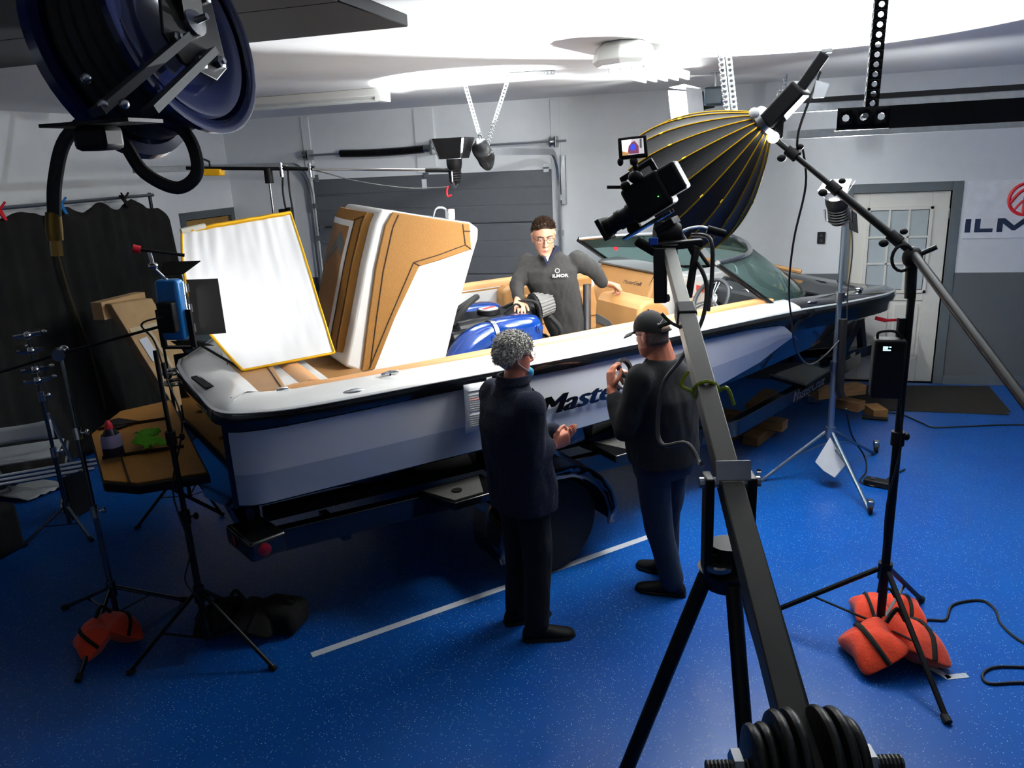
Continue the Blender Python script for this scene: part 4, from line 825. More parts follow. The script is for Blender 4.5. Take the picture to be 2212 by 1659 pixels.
# hose reel hanging close to the camera at the upper left
rc = V((-.957, 1.193, 2.778)); ax_ = V((.975, .02, .22)).normalized()
t = thing('hose_reel', 'blue and black steel hose reel hanging from the ceiling at the upper left', 'hose reel', (rc.x, rc.y, 2.63))
NAVY = mat('navy_reel_enamel', '#141d45', .22, .2, coat=.6); REELB = mat('reel_black', '#0b0b0d', .4, .3)
for sg in (-1, 1):
    m = MB(); c = rc+ax_*.062*sg
    prof = [(a_*sg, r_*.88) for a_, r_ in ((.0, .03), (0, .11), (.008, .125), (.008, .165), (.0, .178), (.004, .196), (.016, .2), (.016, .192), (.012, .176))]
    m.lathe(c, ax_, prof, 48, cap=False); m.build('flange', NAVY, t, solid=.003)
m = MB(); m.lathe(rc-ax_*.058, ax_, [(0, .13), (.116, .13)], 40); dr = m.build('wound_hose', RUBBER, t)
m = MB()
for k in range(5): m.tube([rc-ax_*(.046-.023*k)+(frame(ax_)[0]*math.cos(a*PI/20)+frame(ax_)[1]*math.sin(a*PI/20))*.140 for a in range(40)], .0125, 6, closed=True)
m.build('hose_wraps', RUBBER, dr)
m = MB(); c = rc+ax_*.085; gx_ = frame(ax_)[0]; dn_ = (V((-.55, -.25, -1))-ax_*V((-.55, -.25, -1)).dot(ax_)).normalized(); sd_ = ax_.cross(dn_)
m.prism([c+dn_*a+sd_*b for a, b in ((-.09, -.06), (.05, -.075), (.085, -.04), (.085, .04), (.05, .075), (-.09, .06))], ax_*.006); m.build('side_plate', REELB, t, bevel=.002)
bp = V((-.868, .978, 2.648))
for b in (-.03, .03): m = MB(); m.bar(c+dn_*.04+sd_*b+ax_*.01, bp+V((.03, -.01, .0))+V((b*.6, b, 0)), .012, .026, ax_); m.build('arm_rib', DARKGR, t)
for a, b in ((0, 0), (-.06, -.04), (-.06, .04), (.05, -.05), (.05, .05), (.07, 0)):
    m = MB(); p = c+dn_*a+sd_*b+ax_*.006; m.lathe(p, ax_, [(0, .011 if a else .024), (.008, .011 if a else .024), (.01, .006), (.014 if a else .03, .005)], 6 if a else 16); m.build('bolt', STEEL, t)
m = MB(); m.box(bp+V((-.02, 0, -.012)), (.155, .07, .005)); m.build('base_plate', REELB, t)
for dx_, dz_ in ((.0, .045), (.02, .01), (.055, .008)): m = MB(); m.ell(bp+V((dx_, -.035, dz_)), (.007, .007, .007)); m.build('bolt', STEEL, t)
m = MB(); m.box(bp+V((-.03, 0, -.032)), (.055, .045, .034)); m.build('hose_guide', BLACK, t, bevel=.008)
m = MB(); m.bar(rc+Z*.0-ax_*.10, (rc-ax_*.10)+Z*(3.179-rc.z), .05, .012); m.bar(rc+ax_*.09, (rc+ax_*.09)+Z*(3.179-rc.z), .05, .012); m.build('ceiling_bracket', REELB, t)
m = MB(); m.tube(spline([rc-ax_*.02+V((-.12, -.02, -.10)), (-1.01, 1.10, 2.70), (-1.0, 1.115, 2.655), (-.985, 1.13, 2.61), (-.965, 1.14, 2.565), (-.93, 1.17, 2.538), (-.905, 1.195, 2.56), (-.905, 1.195, 2.61), (-.925, 1.18, 2.645), (-.965, 1.15, 2.66), (-1.01, 1.11, 2.66), (-1.05, 1.075, 2.625), (-1.07, 1.055, 2.56), (-1.082, 1.05, 2.50)], 6), .011, 10); m.build('hose', RUBBER, t)
m = MB(); m.tube([(-1.082, 1.05, 2.51), (-1.084, 1.046, 2.48), (-1.084, 1.045, 2.465)], [.012, .0135, .012], 12); m.cyl((-1.084, 1.045, 2.466), (-1.085, 1.043, 2.44), .0095, 6); m.build('coupling', mat('brass', '#6b5426', .35, .9), t)
# blue panel lamp with barn doors on its black stand
LB = (-2.93, 3.50)
t = stand('light_stand', 'black stand carrying the blue panel lamp left of the boat stern', (-2.72, 3.07), 1.72, [(-3.06, 2.84), (-2.30, 3.04), (-2.66, 3.46)], .40, BLACKM, .018, 3)
t = thing('panel_lamp', 'blue bodied LED panel lamp with black barn doors lighting the white silk', 'lamp', (-2.68, 3.13, 1.7))
pd_ = (SILK_C-PAN); pd_.z = -.02; pd_.normalize(); px_ = pd_.cross(Z).normalized(); pc = V((-2.655, 3.165, 1.925))
R = Matrix((px_, pd_, px_.cross(pd_))).transposed()
BLUEL = mat('blue_lamp_shell', '#1673b8', .35, .2, coat=.3)
m = MB(); m.box(pc, (.125, .07, .30), R); m.build('housing', BLUEL, t, bevel=.02, seg=3)
m = MB(); m.box(pc-pd_*.045-Z*.03, (.085, .06, .15), R); m.build('rear_box', BLACK, t, bevel=.01)
m = MB(); m.box(pc+pd_*.038, (.10, .012, .26), R); m.build('lens', mat('led_face', '#ffffff', .4, emit=14., ecol=(1, 1, 1)), t)
m = MB()
for sg in (-1, 1): m.bar(pc+px_*.08*sg, pc+px_*.08*sg-Z*.19, .012, .03)
m.bar(pc-px_*.08-Z*.19, pc+px_*.08-Z*.19, .03, .012); m.build('yoke', BLACKM, t)
for sx_, op in ((1, .15), (-1, .5)):
    a = px_*sx_; p = pc+a*.068+pd_*.045; o = pd_*math.cos(op)+a*math.sin(op)
    m = MB(); m.prism([p-Z*.14, p+Z*.14, p+Z*.115+o*.23, p-Z*.175+o*.23], a*.004); m.build('barn_door', mat('matte_black_flap', '#050505', .8, spec=.15), t)
for sz_ in (1, -1):
    p = pc+Z*.168*sz_+pd_*.035; o = (pd_*.8+Z*.35*sz_).normalized(); m = MB(); m.prism([p-px_*.065, p+px_*.065, p+px_*.1+o*.12, p-px_*.1+o*.12], Z*.004); m.build('barn_door', MATS['matte_black_flap'], t)
for zz in (.1, 0, -.1): m = MB(); m.cyl(pc+px_*.072+pd_*.04+Z*(zz-.02), pc+px_*.072+pd_*.04+Z*(zz+.02), .007, 8); m.build('flap_hinge', STEEL, t)
m = MB(); m.tube(spline([pc-pd_*.09-Z*.02, pc-pd_*.12-Z*.05-px_*.1, pc-px_*.13-Z*.16, pc-px_*.10-Z*.35, pc-px_*.06-Z*.6, V((-2.76, 3.06, 1.0)), V((-2.69, 3.03, .7)), V((-2.75, 3.02, .5)), V((-2.68, 3.02, .38)), V((-2.75, 3.04, .25))], 6), .005, 6); m.build('power_cable', CABLE, t)
m = MB(); m.tube([pc-px_*.105-Z*.27, pc-px_*.10-Z*.35], .012, 8); m.build('cable_plug', BLACK, t)
# arm with a red grip and chrome knuckle above the lamp
t = thing('grip_arm', 'short black grip arm with a red handle and chrome knuckle above the blue lamp', 'clamp', (-2.70, 3.12, 2.08))
m = MB(); m.tube([(-2.74, 3.09, 2.230), (-2.58, 3.22, 2.182)], .008, 8); m.build('arm', BLACKM, t)
m = MB(); m.tube([(-2.75, 3.08, 2.235), (-2.725, 3.10, 2.226)], [.02, .018], 12); m.build('red_grip', RED, t)
m = MB(); m.tube([(-2.70, 3.125, 2.21), (-2.695, 3.13, 2.145)], .009, 8); m.ell((-2.695, 3.13, 2.145), (.025, .02, .018)); m.tube([(-2.695, 3.13, 2.135), (-2.66, 3.165, 2.07)], .007, 8); m.build('knuckle', CHROME, t)
# white silk on its gold frame
t = thing('silk_frame', 'white diffusion silk stretched on a gold frame over the boat stern', 'diffuser', SILK_C-Z*.55)
SC4 = [V((-3.032, 3.795, 2.249)), V((-2.686, 4.386, 2.297)), V((-2.29, 4.03, 1.496)), V((-2.626, 3.60, 1.496))]
def silkp(a, b):
    top_ = SC4[0].lerp(SC4[1], a); bo = SC4[3].lerp(SC4[2], a); p = top_.lerp(bo, b)
    p -= (SC4[1]-SC4[0])*.16*math.sin(PI*min(1, b*1.0))*(1-a)**1.5
    nn = (SC4[1]-SC4[0]).cross(SC4[3]-SC4[0]).normalized()
    cr = .006*noise.noise(V((a*16, b*1.6, 0)))*(1-b)*2+.004*noise.noise(V((a*10+b*6, b*3, 4)))
    return p+nn*(.03*math.sin(PI*a)*math.sin(PI*b)+cr)
m = MB(); m.grid(silkp, 60, 44); m.build('silk', mat('white_silk', '#dadcde', .55, var=.01, sheen=.3), t, sharp=180)
GOLD = mat('gold_frame', '#d9a514', .35, .5)
ed = [silkp(k/14, 0) for k in range(15)]; m = MB(); m.tube(ed, .014, 8); m.build('frame_tube', GOLD, t)
for f in (lambda k: silkp(k, 1), lambda k: silkp(0, k), lambda k: silkp(1, k)): m = MB(); m.tube([f(k/14) for k in range(15)], .008, 8); m.build('frame_tube', GOLD, t)
m = MB(); m.tube([silkp(.2, 0)+V((0, 0, .01)), silkp(-.01, 0)], .017, 8); m.build('corner_sleeve', mat('clear_corner', '#c9c6b8', .3), t)
m = MB(); m.tube([silkp(0, .99), V((-3.0, 3.75, 1.60)), V((-3.10, 3.62, 1.745))], .008, 8); m.build('support_rod', BLACKM, t)
# second black stand behind it
stand('light_stand', 'black stand half hidden behind the blue lamp stand', (-4.1, 4.72), 1.5, [(-4.30, 4.33), (-3.78, 4.66), (-4.2, 5.1)], .36, BLACKM, .015, 3)
# chrome c-stands on the left
t = stand('chrome_stand', 'chrome stand with a long dark arm over the dark floor at left', (-3.52, 3.27), 1.6, [(-3.29, 2.73), (-3.24, 3.53), (-3.95, 3.30)], .20, mat('dark_chrome', '#5d6872', .2, .95), .017, 3, spreader=.1, knobm=CHROME, r_leg=.013, lean=(-.13, .12))
gh = V((-3.74, 3.46, 1.60))
m = MB(); m.cyl(gh-V((.03, -.03, 0)), gh+V((.03, -.03, 0)), .034, 14); m.ell(gh+V((.03, .02, .03)), (.03, .015, .02)); m.build('grip_head', CHROME, t)
m = MB(); m.tube([(-4.12, 3.12, 1.50), gh, (-3.10, 3.62, 1.745)], .0085, 8); m.build('grip_arm', BLACKM, t)
t = stand('chrome_stand', 'chrome stand with stacked grip heads at the far left before the curtain', (-4.80, 4.22), 1.50, [(-4.5, 4.1), (-4.95, 3.92), (-4.95, 4.42)], .2, mat('dark_chrome', '#5d6872', .2, .95), .016, 3, spreader=.12, knobm=CHROME, r_leg=.012)
for z, sx_ in ((1.52, 1), (1.41, -1), (1.27, 1), (1.19, 1)):
    m = MB(); p = V((-4.80, 4.22, z)); m.cyl(p-V((.06, .06, 0)), p+V((.07, .05, .01)), .016, 10); m.ell(p, (.035, .03, .03)); m.ell(p+V((.09*sx_, .06, .02)), (.025, .012, .012)); m.build('grip_head', CHROME, t)
# curtain on a crossbar with clamps, wooden door skin, cardboard, chair
t = thing('backdrop_curtain', 'heavy black brown backdrop curtain clipped to a crossbar at the left wall', 'curtain', (-5.75, 5.6, .02))
CURT = mat('black_brown_cloth', '#090806', .95, var=.2, bump=.3, bscale=120)
def cur(a, b):
    y = 4.39+2.88*a; zt = 2.315+.03*math.sin(a*40)-.03*abs(math.sin(a*23)); zt -= .0 if a < .86 else 7.0*(a-.86)**2*1.6
    z = zt*(1-b)+.03*b; y2 = y+.25*b*(a-.3); x = -5.95+.022*math.sin(a*46+1.2*math.sin(b*3))*(.4+.6*b)+.008*math.sin(a*110)
    return V((x, y2, z))
m = MB(); m.grid(lambda a, b: cur(a, b), 150, 26); m.build('cloth', CURT, t, solid=.006, sharp=180)
m = MB(); m.tube(spline([cur(.44, 0)+V((.05, 0, 0)), cur(.45, .3)+V((.06, 0, 0)), cur(.49, .6)+V((.06, 0, 0)), cur(.50, .85)+V((.06, 0, 0))], 6), .014, 6); m.build('pale_edge', mat('ochre_binding', '#3a301b', .9), t)
m = MB(); m.cyl((-6.0, 4.13, 2.355), (-6.0, 7.15, 2.365), .017, 10); m.build('crossbar', STEEL, t)
for y in (4.18, 7.12): m = MB(); m.cyl((-6.04, y, .01), (-6.02, y, 2.39), .018, 10); m.build('upright', BLACKM, t)
for k, (y, mt, lb) in enumerate(((5.24, RED, 'red spring clamp holding the curtain at the far left'), (5.88, BLUEL, 'blue spring clamp holding the curtain top'), (6.67, BLACK, 'black spring clamp on the curtain crossbar'))):
    c_ = thing('spring_clamp', lb, 'clamp', (-5.97, y, 2.27))
    m = MB(); m.prism([(-5.92, y-.012, 2.26), (-5.92, y+.012, 2.26), (-5.99, y+.03, 2.39), (-5.99, y-.03, 2.39)], (.02, 0, 0)); m.build('jaw', mt, c_, bevel=.004)
    for sg in (-1, 1): m = MB(); m.tube([(-5.95, y, 2.35), (-5.93, y+.05*sg, 2.41)], .01, 6); m.build('handle', mt, c_)
t = thing('cardboard_sheet', 'tall tan cardboard carton leaning against the black curtain', 'box', (-5.25, 5.85, .02))
q = [V((-5.25, 5.50, 1.50)), V((-5.20, 5.95, 1.47)), V((-4.95, 6.42, .02)), V((-5.0, 5.98, .02))]
m = MB(); m.prism(q, (-.12, .03, 0)); m.build('carton', CARD, t, bevel=.006)
m = MB(); f = lambda a, b: q[0].lerp(q[1], a).lerp(q[3].lerp(q[2], a), b)+V((.004, 0, 0)); m.prism([f(.05, .16), f(.95, .15), f(.95, .20), f(.05, .21)], (.004, 0, 0)); m.prism([f(.44, .2), f(.52, .2), f(.60, .98), f(.50, .98)], (.004, 0, 0)); m.build('packing_tape', mat('pale_packing_tape', '#b9a888', .5), t)
m = MB(); m.prism([f(.12, .24), f(.34, .23), f(.36, .38), f(.13, .39)], (.005, 0, 0)); m.build('label', PAPER, t)
t = thing('carton', 'wide brown carton top lying against the curtain above the tall carton', 'box', (-5.38, 5.75, 1.40))
m = MB(); m.bx(-5.45, -5.33, 5.48, 6.02, 1.36, 1.52); m.build('box', CARD, t, bevel=.005)
t = thing('wall_tote', 'grey blue tote leaning at the left wall behind the silk', 'box', (-5.2, 6.8, .0)); m = MB(); m.bx(-5.5, -5.1, 6.6, 7.2, .0, .9); m.build('bin', mat('slate_plastic', '#3a474e', .6), t, bevel=.03); m = MB(); m.bx(-5.52, -5.08, 6.58, 7.22, .86, .92); m.build('lid', mat('slate_plastic', '#3a474e', .6), t, bevel=.01)
t = thing('folding_chair', 'white folding chair with chrome tubes at the far left', 'chair', (-5.36, 4.45, 0))
CH = mat('chair_white', '#b9c0c4', .5)
m = MB(); m.grid(lambda a, b: V((-5.60+.42*a, 4.27+.32*a+.03*math.sin(PI*a), .60+.15*b-.02*math.sin(PI*a)*b)), 8, 4); m.build('backrest', CH, t, solid=.015)
m = MB(); m.prism([V((-5.62, 4.30, .42)), V((-5.22, 4.60, .42)), V((-5.45, 4.92, .44)), V((-5.85, 4.62, .44))], Z*.02); m.build('seat', CH, t, bevel=.008)
for a, b in (((-5.62, 4.25, .8), (-5.85, 4.68, .01)), ((-5.18, 4.58, .8), (-5.45, 5.0, .01)), ((-5.80, 4.60, .44), (-5.55, 4.15, .01)), ((-5.40, 4.9, .44), (-5.14, 4.46, .01))): m = MB(); m.tube([a, b], .012, 8); m.build('leg', STEEL, t)
m = MB(); m.grid(lambda a, b: V((-6.1+.5*a+.1*b, 4.5+.35*b+.08*a, .02+.05*abs(noise.noise(V((a*5, b*5, 1))))+.03*math.sin(PI*a))), 14, 10)
tag(m.build('plastic_sheet', mat('grey_sheeting', '#a9adae', .5), solid=.003), 'pale crumpled plastic sheet on the floor under the folding chair', 'sheet')
t = thing('tube_case', 'row of chrome pipes lying on the floor beside the folding chair', 'pipe', (-5.1, 4.3, .2))
for k in range(3): m = MB(); m.cyl((-5.75, 3.95+.05*k, .33+.02*k), (-4.75, 4.50+.06*k, .40+.02*k), .016, 10); m.build('pipe', CHROME, t)
for x, y in ((-5.6, 4.08), (-4.95, 4.43)): m = MB(); m.bx(x-.012, x+.012, y-.06, y+.16, 0, .36); m.build('rest', BLACK, t, bevel=.01)
t = thing('black_case', 'black fabric equipment case on the floor at the far left edge', 'case', (-5.2, 3.7, 0))
m = MB(); m.bx(-5.55, -4.93, 3.45, 3.94, .01, .36); m.build('shell', BLACKF, t, bevel=.03); m = MB(); m.tube(spline([(-5.1, 3.6, .34), (-5.12, 3.65, .39), (-5.12, 3.75, .39), (-5.1, 3.8, .34)], 5), .012, 6); m.build('handle', BLACK, t)
m = MB(); m.grid(lambda a, b: V((-5.0+.5*a, 3.95+.2*a, 1.02+.10*b-.06*a*b))+V((0, 0, .03*noise.noise(V((a*6, b*6, 0))))), 14, 8)
t = thing('cable_bundle', 'loose pale cable bundle hung on the dark arm at the far left', 'cable', (-4.12, 3.1, 1.36))
for k in range(4): m = MB(); m.tube([V((-4.08-.015*k, 3.13, 1.44))+V((.075*math.cos(a*PI/8), .02*math.sin(a*PI/8), .07*math.sin(a*PI/8)+.01*k)) for a in range(16)], .008, 6, closed=True); m.build('coil', mat('pale_cable', '#6d7a7c', .5), t)
# sandbags
def sandbag(label, c, yaw, sc, mt, group, drape=.0):
    c = V(c); R = Matrix.Rotation(yaw, 3, 'Z'); t = thing('sandbag', label, 'sandbag', c, group)
    for sg in (-1, 1):
        def f(a, b, sg=sg):
            th = 2*PI*a; ph = PI*(b-.5); ex = .45
            x = math.copysign(abs(math.cos(ph))**.7, 1)*math.copysign(abs(math.cos(th))**ex, math.cos(th))*.13; y = math.copysign(abs(math.cos(ph))**.7, 1)*math.copysign(abs(math.sin(th))**ex, math.sin(th))*.165
            z = .095*math.sin(ph); z += .012*noise.noise(V((x*14, y*14, sg)))
            flare = abs(y)/.165; x *= 1-.15*(1-flare); x *= 1+.12*flare; z *= 1-.82*flare**2.5
            p = V((x+.13*sg, y, z)); an = drape*sg
            p = V((p.x*math.cos(an)+p.z*math.sin(an), p.y, -p.x*math.sin(an)*1+p.z*math.cos(an)))
            q = c+R @ (p*sc); q.z = max(c.z+.004, q.z+sc*(.092+.13*math.sin(abs(drape))*1.0)); return q
        m = MB(); m.grid(f, 36, 16); m.build('pouch', mt, t, sharp=180)
        m = MB(); pts = [f(.25, .5+.47*k/6) for k in range(7)]+[f(.75, .97-.47*k/6) for k in range(7)]
        m.tube([p+Z*.004 for p in pts], .014*sc, 6); m.build('strap', BLACKF, t)
    m = MB(); m.tube(spline([c+R @ V((-.05*sc, 0, (.17+.1*abs(drape))*sc)), c+R @ V((0, 0, (.24+.1*abs(drape))*sc)), c+R @ V((.05*sc, 0, (.17+.1*abs(drape))*sc))], 5), .012*sc, 6); m.build('handle', BLACKF, t)
    return t
sandbag('orange sandbag draped over the leg of the chrome stand at lower left', (-3.36, 3.03, .02), 1.0, .78, ORANGEF, 'orange sandbags', .7)
sandbag('nearer and larger orange sandbag at the foot of the boom stand', (.83, 3.80, 0), .35, 1.0, ORANGEF, 'orange sandbags', .5)
sandbag('orange sandbag behind the nearer one at the foot of the boom stand', (.86, 4.17, 0), .1, .72, ORANGEF, 'orange sandbags', .25)
sandbag('black sandbag slumped on the floor behind the blue lamp stand', (-2.70, 3.33, 0), .2, .95, BLACKF, 'black bags', .35)
t = thing('camera_bag', 'small black bag on the floor right of the black sandbag', 'bag', (-2.46, 3.38, 0)); m = MB(); m.bx(-2.60, -2.34, 3.30, 3.52, .005, .17); m.build('bag', BLACKF, t, bevel=.05, seg=3); m = MB(); m.tube(spline([(-2.56, 3.4, .17), (-2.47, 3.4, .21), (-2.38, 3.4, .17)], 5), .012, 6); m.build('handle', BLACKF, t)
# boom pole with its lamp over the boat, black bag on the track end
bp0, bp1 = V((-4.10, 5.30, 2.605)), V((-2.235, 5.985, 2.492))
t = thing('boom_pole', 'long horizontal boom pole carrying the up-facing lamp over the boat', 'boom', (-3.2, 5.65, 2.5))
dd = (bp1-bp0)
MB().tube([bp0, bp0+dd*.48], .014, 10).build('thick_tube', BLACKM, t); MB().tube([bp0+dd*.46, bp0+dd*.93], .011, 10).build('thin_tube', CHROME, t); MB().tube([bp0+dd*.92, bp1+dd*.02], .019, 10).build('end_grip', BLACK, t)
for k in (.36, .47): m = MB(); p = bp0+dd*k; m.cyl(p-Z*.06, p+Z*.045, .016, 10); m.ell(p+V((.03, 0, .02)), (.03, .01, .012)); m.build('clamp', CHROME, t)
m = MB(); m.tube(spline([bp0+dd*.36+Z*.03, bp0+dd*.5-Z*.015, bp0+dd*.65-Z*.09, bp0+dd*.85-Z*.14, bp1-Z*.13], 6), .005, 6); m.build('cable', mat('grey_cable', '#4d5250', .5), t)
t = thing('counterweight', 'yellow counterweight clamp on the left end of the boom pole', 'weight', bp0+dd*.09-Z*.05)
p = bp0+dd*.09; m = MB(); m.loft([[p+dd.normalized()*a+V((0, b, c_)) for b, c_ in ((-.03, -.005), (-.03, -.055), (.03, -.055), (.03, -.005))] for a in (-.10, -.075, .06, .09)]); m.build('weight', YELLOW, t, bevel=.008)
m = MB(); m.tube([p+Z*.01, p+Z*.05, p+V((-.06, -.03, .085))], .008, 6); m.build('lever', BLACK, t)
t = stand('boom_stand', 'slim stand carrying the boom pole behind the white silk', (-3.53, 5.52), 2.5, [(-3.9, 5.3), (-3.25, 5.3), (-3.5, 5.95)], .3, STEEL, .015, 3)
m = MB(); m.cyl((-3.53, 5.52, 2.46), (-3.53, 5.52, 2.575), .033, 12); m.build('swivel_head', BLACK, t)
t = thing('battery_pack', 'black battery packs hanging by cables from the boom pole', 'battery', (-3.40, 5.56, 2.04))
for k, (dx, z0, z1) in enumerate(((-.06, 2.11, 2.26), (.0, 2.06, 2.27))): m = MB(); m.bx(-3.40+dx-.026, -3.40+dx+.026, 5.52, 5.57, z0, z1); m.build('pack', BLACK, t, bevel=.006)
m = MB(); m.bx(-3.42, -3.38, 5.516, 5.522, 2.215, 2.22); m.build('silver_line', PAPER, t)
for dx in (-.03, .03): m = MB(); m.tube(spline([(-3.40+dx, 5.545, 2.24), (-3.41+dx, 5.55, 2.4), (-3.40+dx*.6, 5.565, 2.58)], 5), .008, 6); m.build('cable', CABLE, t)
def lamp(name, label, c, d, r, L, yoke=None, body=BLACK, lensmat=None, flaps=.5, fm=BLACK, upv=None, tilt=(0, 0, 0, 0), size=None):
    c = V(c); x, y, d = frame(d); t = thing(name, label, 'lamp', c-d*L)
    m = MB(); m.lathe(c-d*L, d, [(0, r*.6), (L*.1, r*.78), (L*.55, r*.78), (L*.62, r*.9), (L*.8, r), (L, r)], 22); m.build('housing', body, t)
    m = MB()
    for k in range(5): m.lathe(c-d*L*(.9-.1*k), d, [(0, r*.8), (L*.03, r*.88), (L*.06, r*.8)], 20)
    m.build('cooling_fins', BLACKM, t)
    m = MB(); m.lathe(c-d*.004, d, [(0, r*.9), (.006, r*.86), (.012, r*.2)], 22); m.build('lens', lensmat or mat('lit_lens', '#ffffff', .3, emit=25, ecol=(1, 1, 1)), t)
    barn_door(t, c, d, (size or r*2), fm, 4, flaps, upv, tilt)
    if yoke:
        e = V(yoke)
        m = MB(); m.tube([c-d*L*.5+x*r*1.15, c-d*L*.9+x*r*1.15, e], .009, 6); m.tube([c-d*L*.5-x*r*1.15, c-d*L*.9-x*r*1.15, e], .009, 6); m.build('yoke', STEEL, t)
    return t
FLAPW = mat('pale_flap', '#d9d9d6', .5)
t = lamp('studio_lamp', 'black studio lamp on the boom end pointing up at the ceiling', (-2.17, 6.02, 2.575), (0, 0, 1), .062, .19, (-2.17, 6.0, 2.36), flaps=.28, size=.17)
m = MB(); m.cyl((-2.175, 5.985, 2.46), (-2.175, 5.985, 2.35), .014, 8); m.build('pivot', CHROME, t)
m = MB(); m.tube(spline([(-2.22, 5.98, 2.37), (-2.235, 5.98, 2.33), (-2.23, 5.985, 2.29), (-2.20, 5.99, 2.30)], 5), .008, 6); m.build('red_strap', mat('bright_red_strap', '#e02a3a', .5), t)
m = MB(); rndm = random.Random(5)
m.ell((-1.95, 6.10, 2.605), (.075, .06, .13), Matrix.Rotation(-.35, 3, 'Y'), 24, 18)
for v in m.v: v += V((noise.noise(v*12), noise.noise(v*12+V((5, 0, 0))), noise.noise(v*12+V((0, 5, 0)))))*.03
tag(m.build('track_bag', mat('black_bin_liner', '#101113', .35, coat=.3, bump=.4, bscale=20), sharp=60), 'crumpled black plastic bag wrapped over the right garage track end', 'bag')
# bright lamp near the wall on the strut, and the one on the silver stand
t = lamp('studio_lamp', 'glaring square studio lamp clamped high beside the perforated angle above the dome', (-.37, 7.20, 2.94), (-.75, -.45, -.12), .085, .17, (-.16, 7.2, 2.95), flaps=.30, fm=mat('white_hot_flap', '#e8eaec', .5), size=.19)
m = MB(); m.bx(-.31, -.15, 7.12, 7.30, 2.90, 3.05); m.build('ballast', mat('slate_housing', '#23303a', .4), t, bevel=.02)
m = MB(); m.cyl((-.22, 7.22, 2.98), (-.22, 7.22, 3.17), .012, 8); m.bx(-.27, -.17, 7.17, 7.27, 3.165, 3.179); m.build('ceiling_post', STEEL, t)
SS = mat('silver_stand_metal', '#8593a0', .3, .8)
t = stand('roller_stand', 'tall silver roller stand right of the boat bow with a lamp on top', (.77, 6.37), 1.98, [(1.0, 5.83), (.28, 6.25), (1.20, 6.98)], .40, SS, .024, 3, spreader=.62, knobm=STEEL, feet=False, r_leg=.014)
rs_ = t
for f in ((1.0, 5.79), (.25, 6.22), (1.22, 7.02)):
    m = MB(); m.cyl((f[0]-.012, f[1], .045), (f[0]+.012, f[1], .045), .043, 16); w_ = m.build('caster', RUBBER, t); m = MB(); m.bx(f[0]-.022, f[0]+.022, f[1]-.03, f[1]+.03, .05, .105); m.build('caster_fork', STEEL, w_, bevel=.008)
m = MB(); m.prism([V((.76, 6.31, .37)), V((.66, 6.25, .19)), V((.72, 6.20, .14)), V((.80, 6.17, .10)), V((.87, 6.24, .17)), V((.86, 6.26, .22))], (.01, .012, 0)); bsc = tag(m.build('bag_scrap', mat('white_plastic_scrap', '#cfd3d6', .5), bevel=.003), 'white triangular plastic sleeve hung at the base of the silver stand', 'sleeve')
m = MB(); m.tube([(.80, 6.33, 1.3), (.81, 6.32, .75), (.83, 6.32, .70)], .03, 8); m.build('cable_roll', BLACK, t)
t = lamp('studio_lamp', 'black studio lamp on top of the silver stand throwing light up', (.70, 6.33, 2.185), (-.15, -.35, .92), .08, .21, (.77, 6.37, 2.0), flaps=.55, size=.10, fm=mat('grey_white_flap', '#c7cac9', .5))
m = MB(); m.prism([V((.86, 6.36, 1.92)), V((.84, 6.36, 2.06)), V((.78, 6.36, 2.1)), V((.80, 6.36, 1.95))], (.005, .01, 0)); m.build('rear_flap', BLACK, t)
m = MB(); m.tube(spline([(.80, 6.36, 2.05), (.83, 6.34, 1.8), (.82, 6.35, 1.5), (.83, 6.34, 1.2), (.82, 6.34, .9)], 5), .005, 6); m.build('cable', CABLE, t)
m = MB(); m.cyl((.76, 6.37, 1.98), (.765, 6.37, 2.03), .016, 8); m.build('red_spigot', RED, t)
for o_ in (rs_, bsc, t): o_.location += V((-.03, -.25, 0))
t = thing('extension_cord', 'black cord looped from the bow down beside the silver stand', 'cable', (.6, 6.2, .9)); m = MB(); m.tube(spline([(.30, 4.35, 2.55), (.335, 4.45, 2.35), (.30, 4.6, 2.05), (.30, 4.8, 1.75), (.34, 5.0, 1.5), (.38, 5.2, 1.3), (.46, 5.42, 1.14), (.55, 5.72, 1.05), (.66, 5.97, 1.06), (.76, 6.07, 1.15)], 6), .006, 6); m.build('cord', CABLE, t)
# boom stand at right with its boom, the deep softbox, the battery box
t = stand('boom_light_stand', 'heavy black boom stand at right holding the softbox boom', (.79, 3.96), 1.86, [(.135, 3.99), (.985, 3.35), (1.08, 4.40)], .42, BLACKM, .022, 2, spreader=.2, r_leg=.014)
m = MB(); m.cyl((.785, 3.965, 1.84), (.78, 3.97, 2.0), .026, 12); m.build('pivot_post', BLACKM, t)
c = V((.78, 3.97, 2.03)); m = MB(); m.ell(c, (.045, .04, .05)); m.cyl(c, c+V((.09, -.03, .05)), .012, 8); m.tube([c+V((-.045, -.02, 0))+V((.045*math.cos(a*PI/8), 0, .06*math.sin(a*PI/8))) for a in range(16)], .008, 6, closed=True); m.build('pivot_head', BLACK, t)
b0, b1 = V((1.05, 2.95, 1.62)), V((.16, 4.26, 2.59))
c1 = V((.78, 3.97, 2.05))
bo = thing('lighting_boom', 'long black diagonal boom arm crossing the white door to the softbox', 'boom', c1)
dB = (b1-c1).normalized(); n0 = c1-dB*1.55
n0 = V((1.02, 2.9, 1.60))
m = MB(); m.tube([n0, c1], .021, 12); m.build('thick_tube', BLACKM, bo); m = MB(); m.tube([c1, c1.lerp(b1, .55)], .019, 12); m.build('thick_tube', BLACKM, bo); m = MB(); m.tube([c1.lerp(b1, .5), b1], .014, 12); m.build('thin_tube', BLACKM, bo)
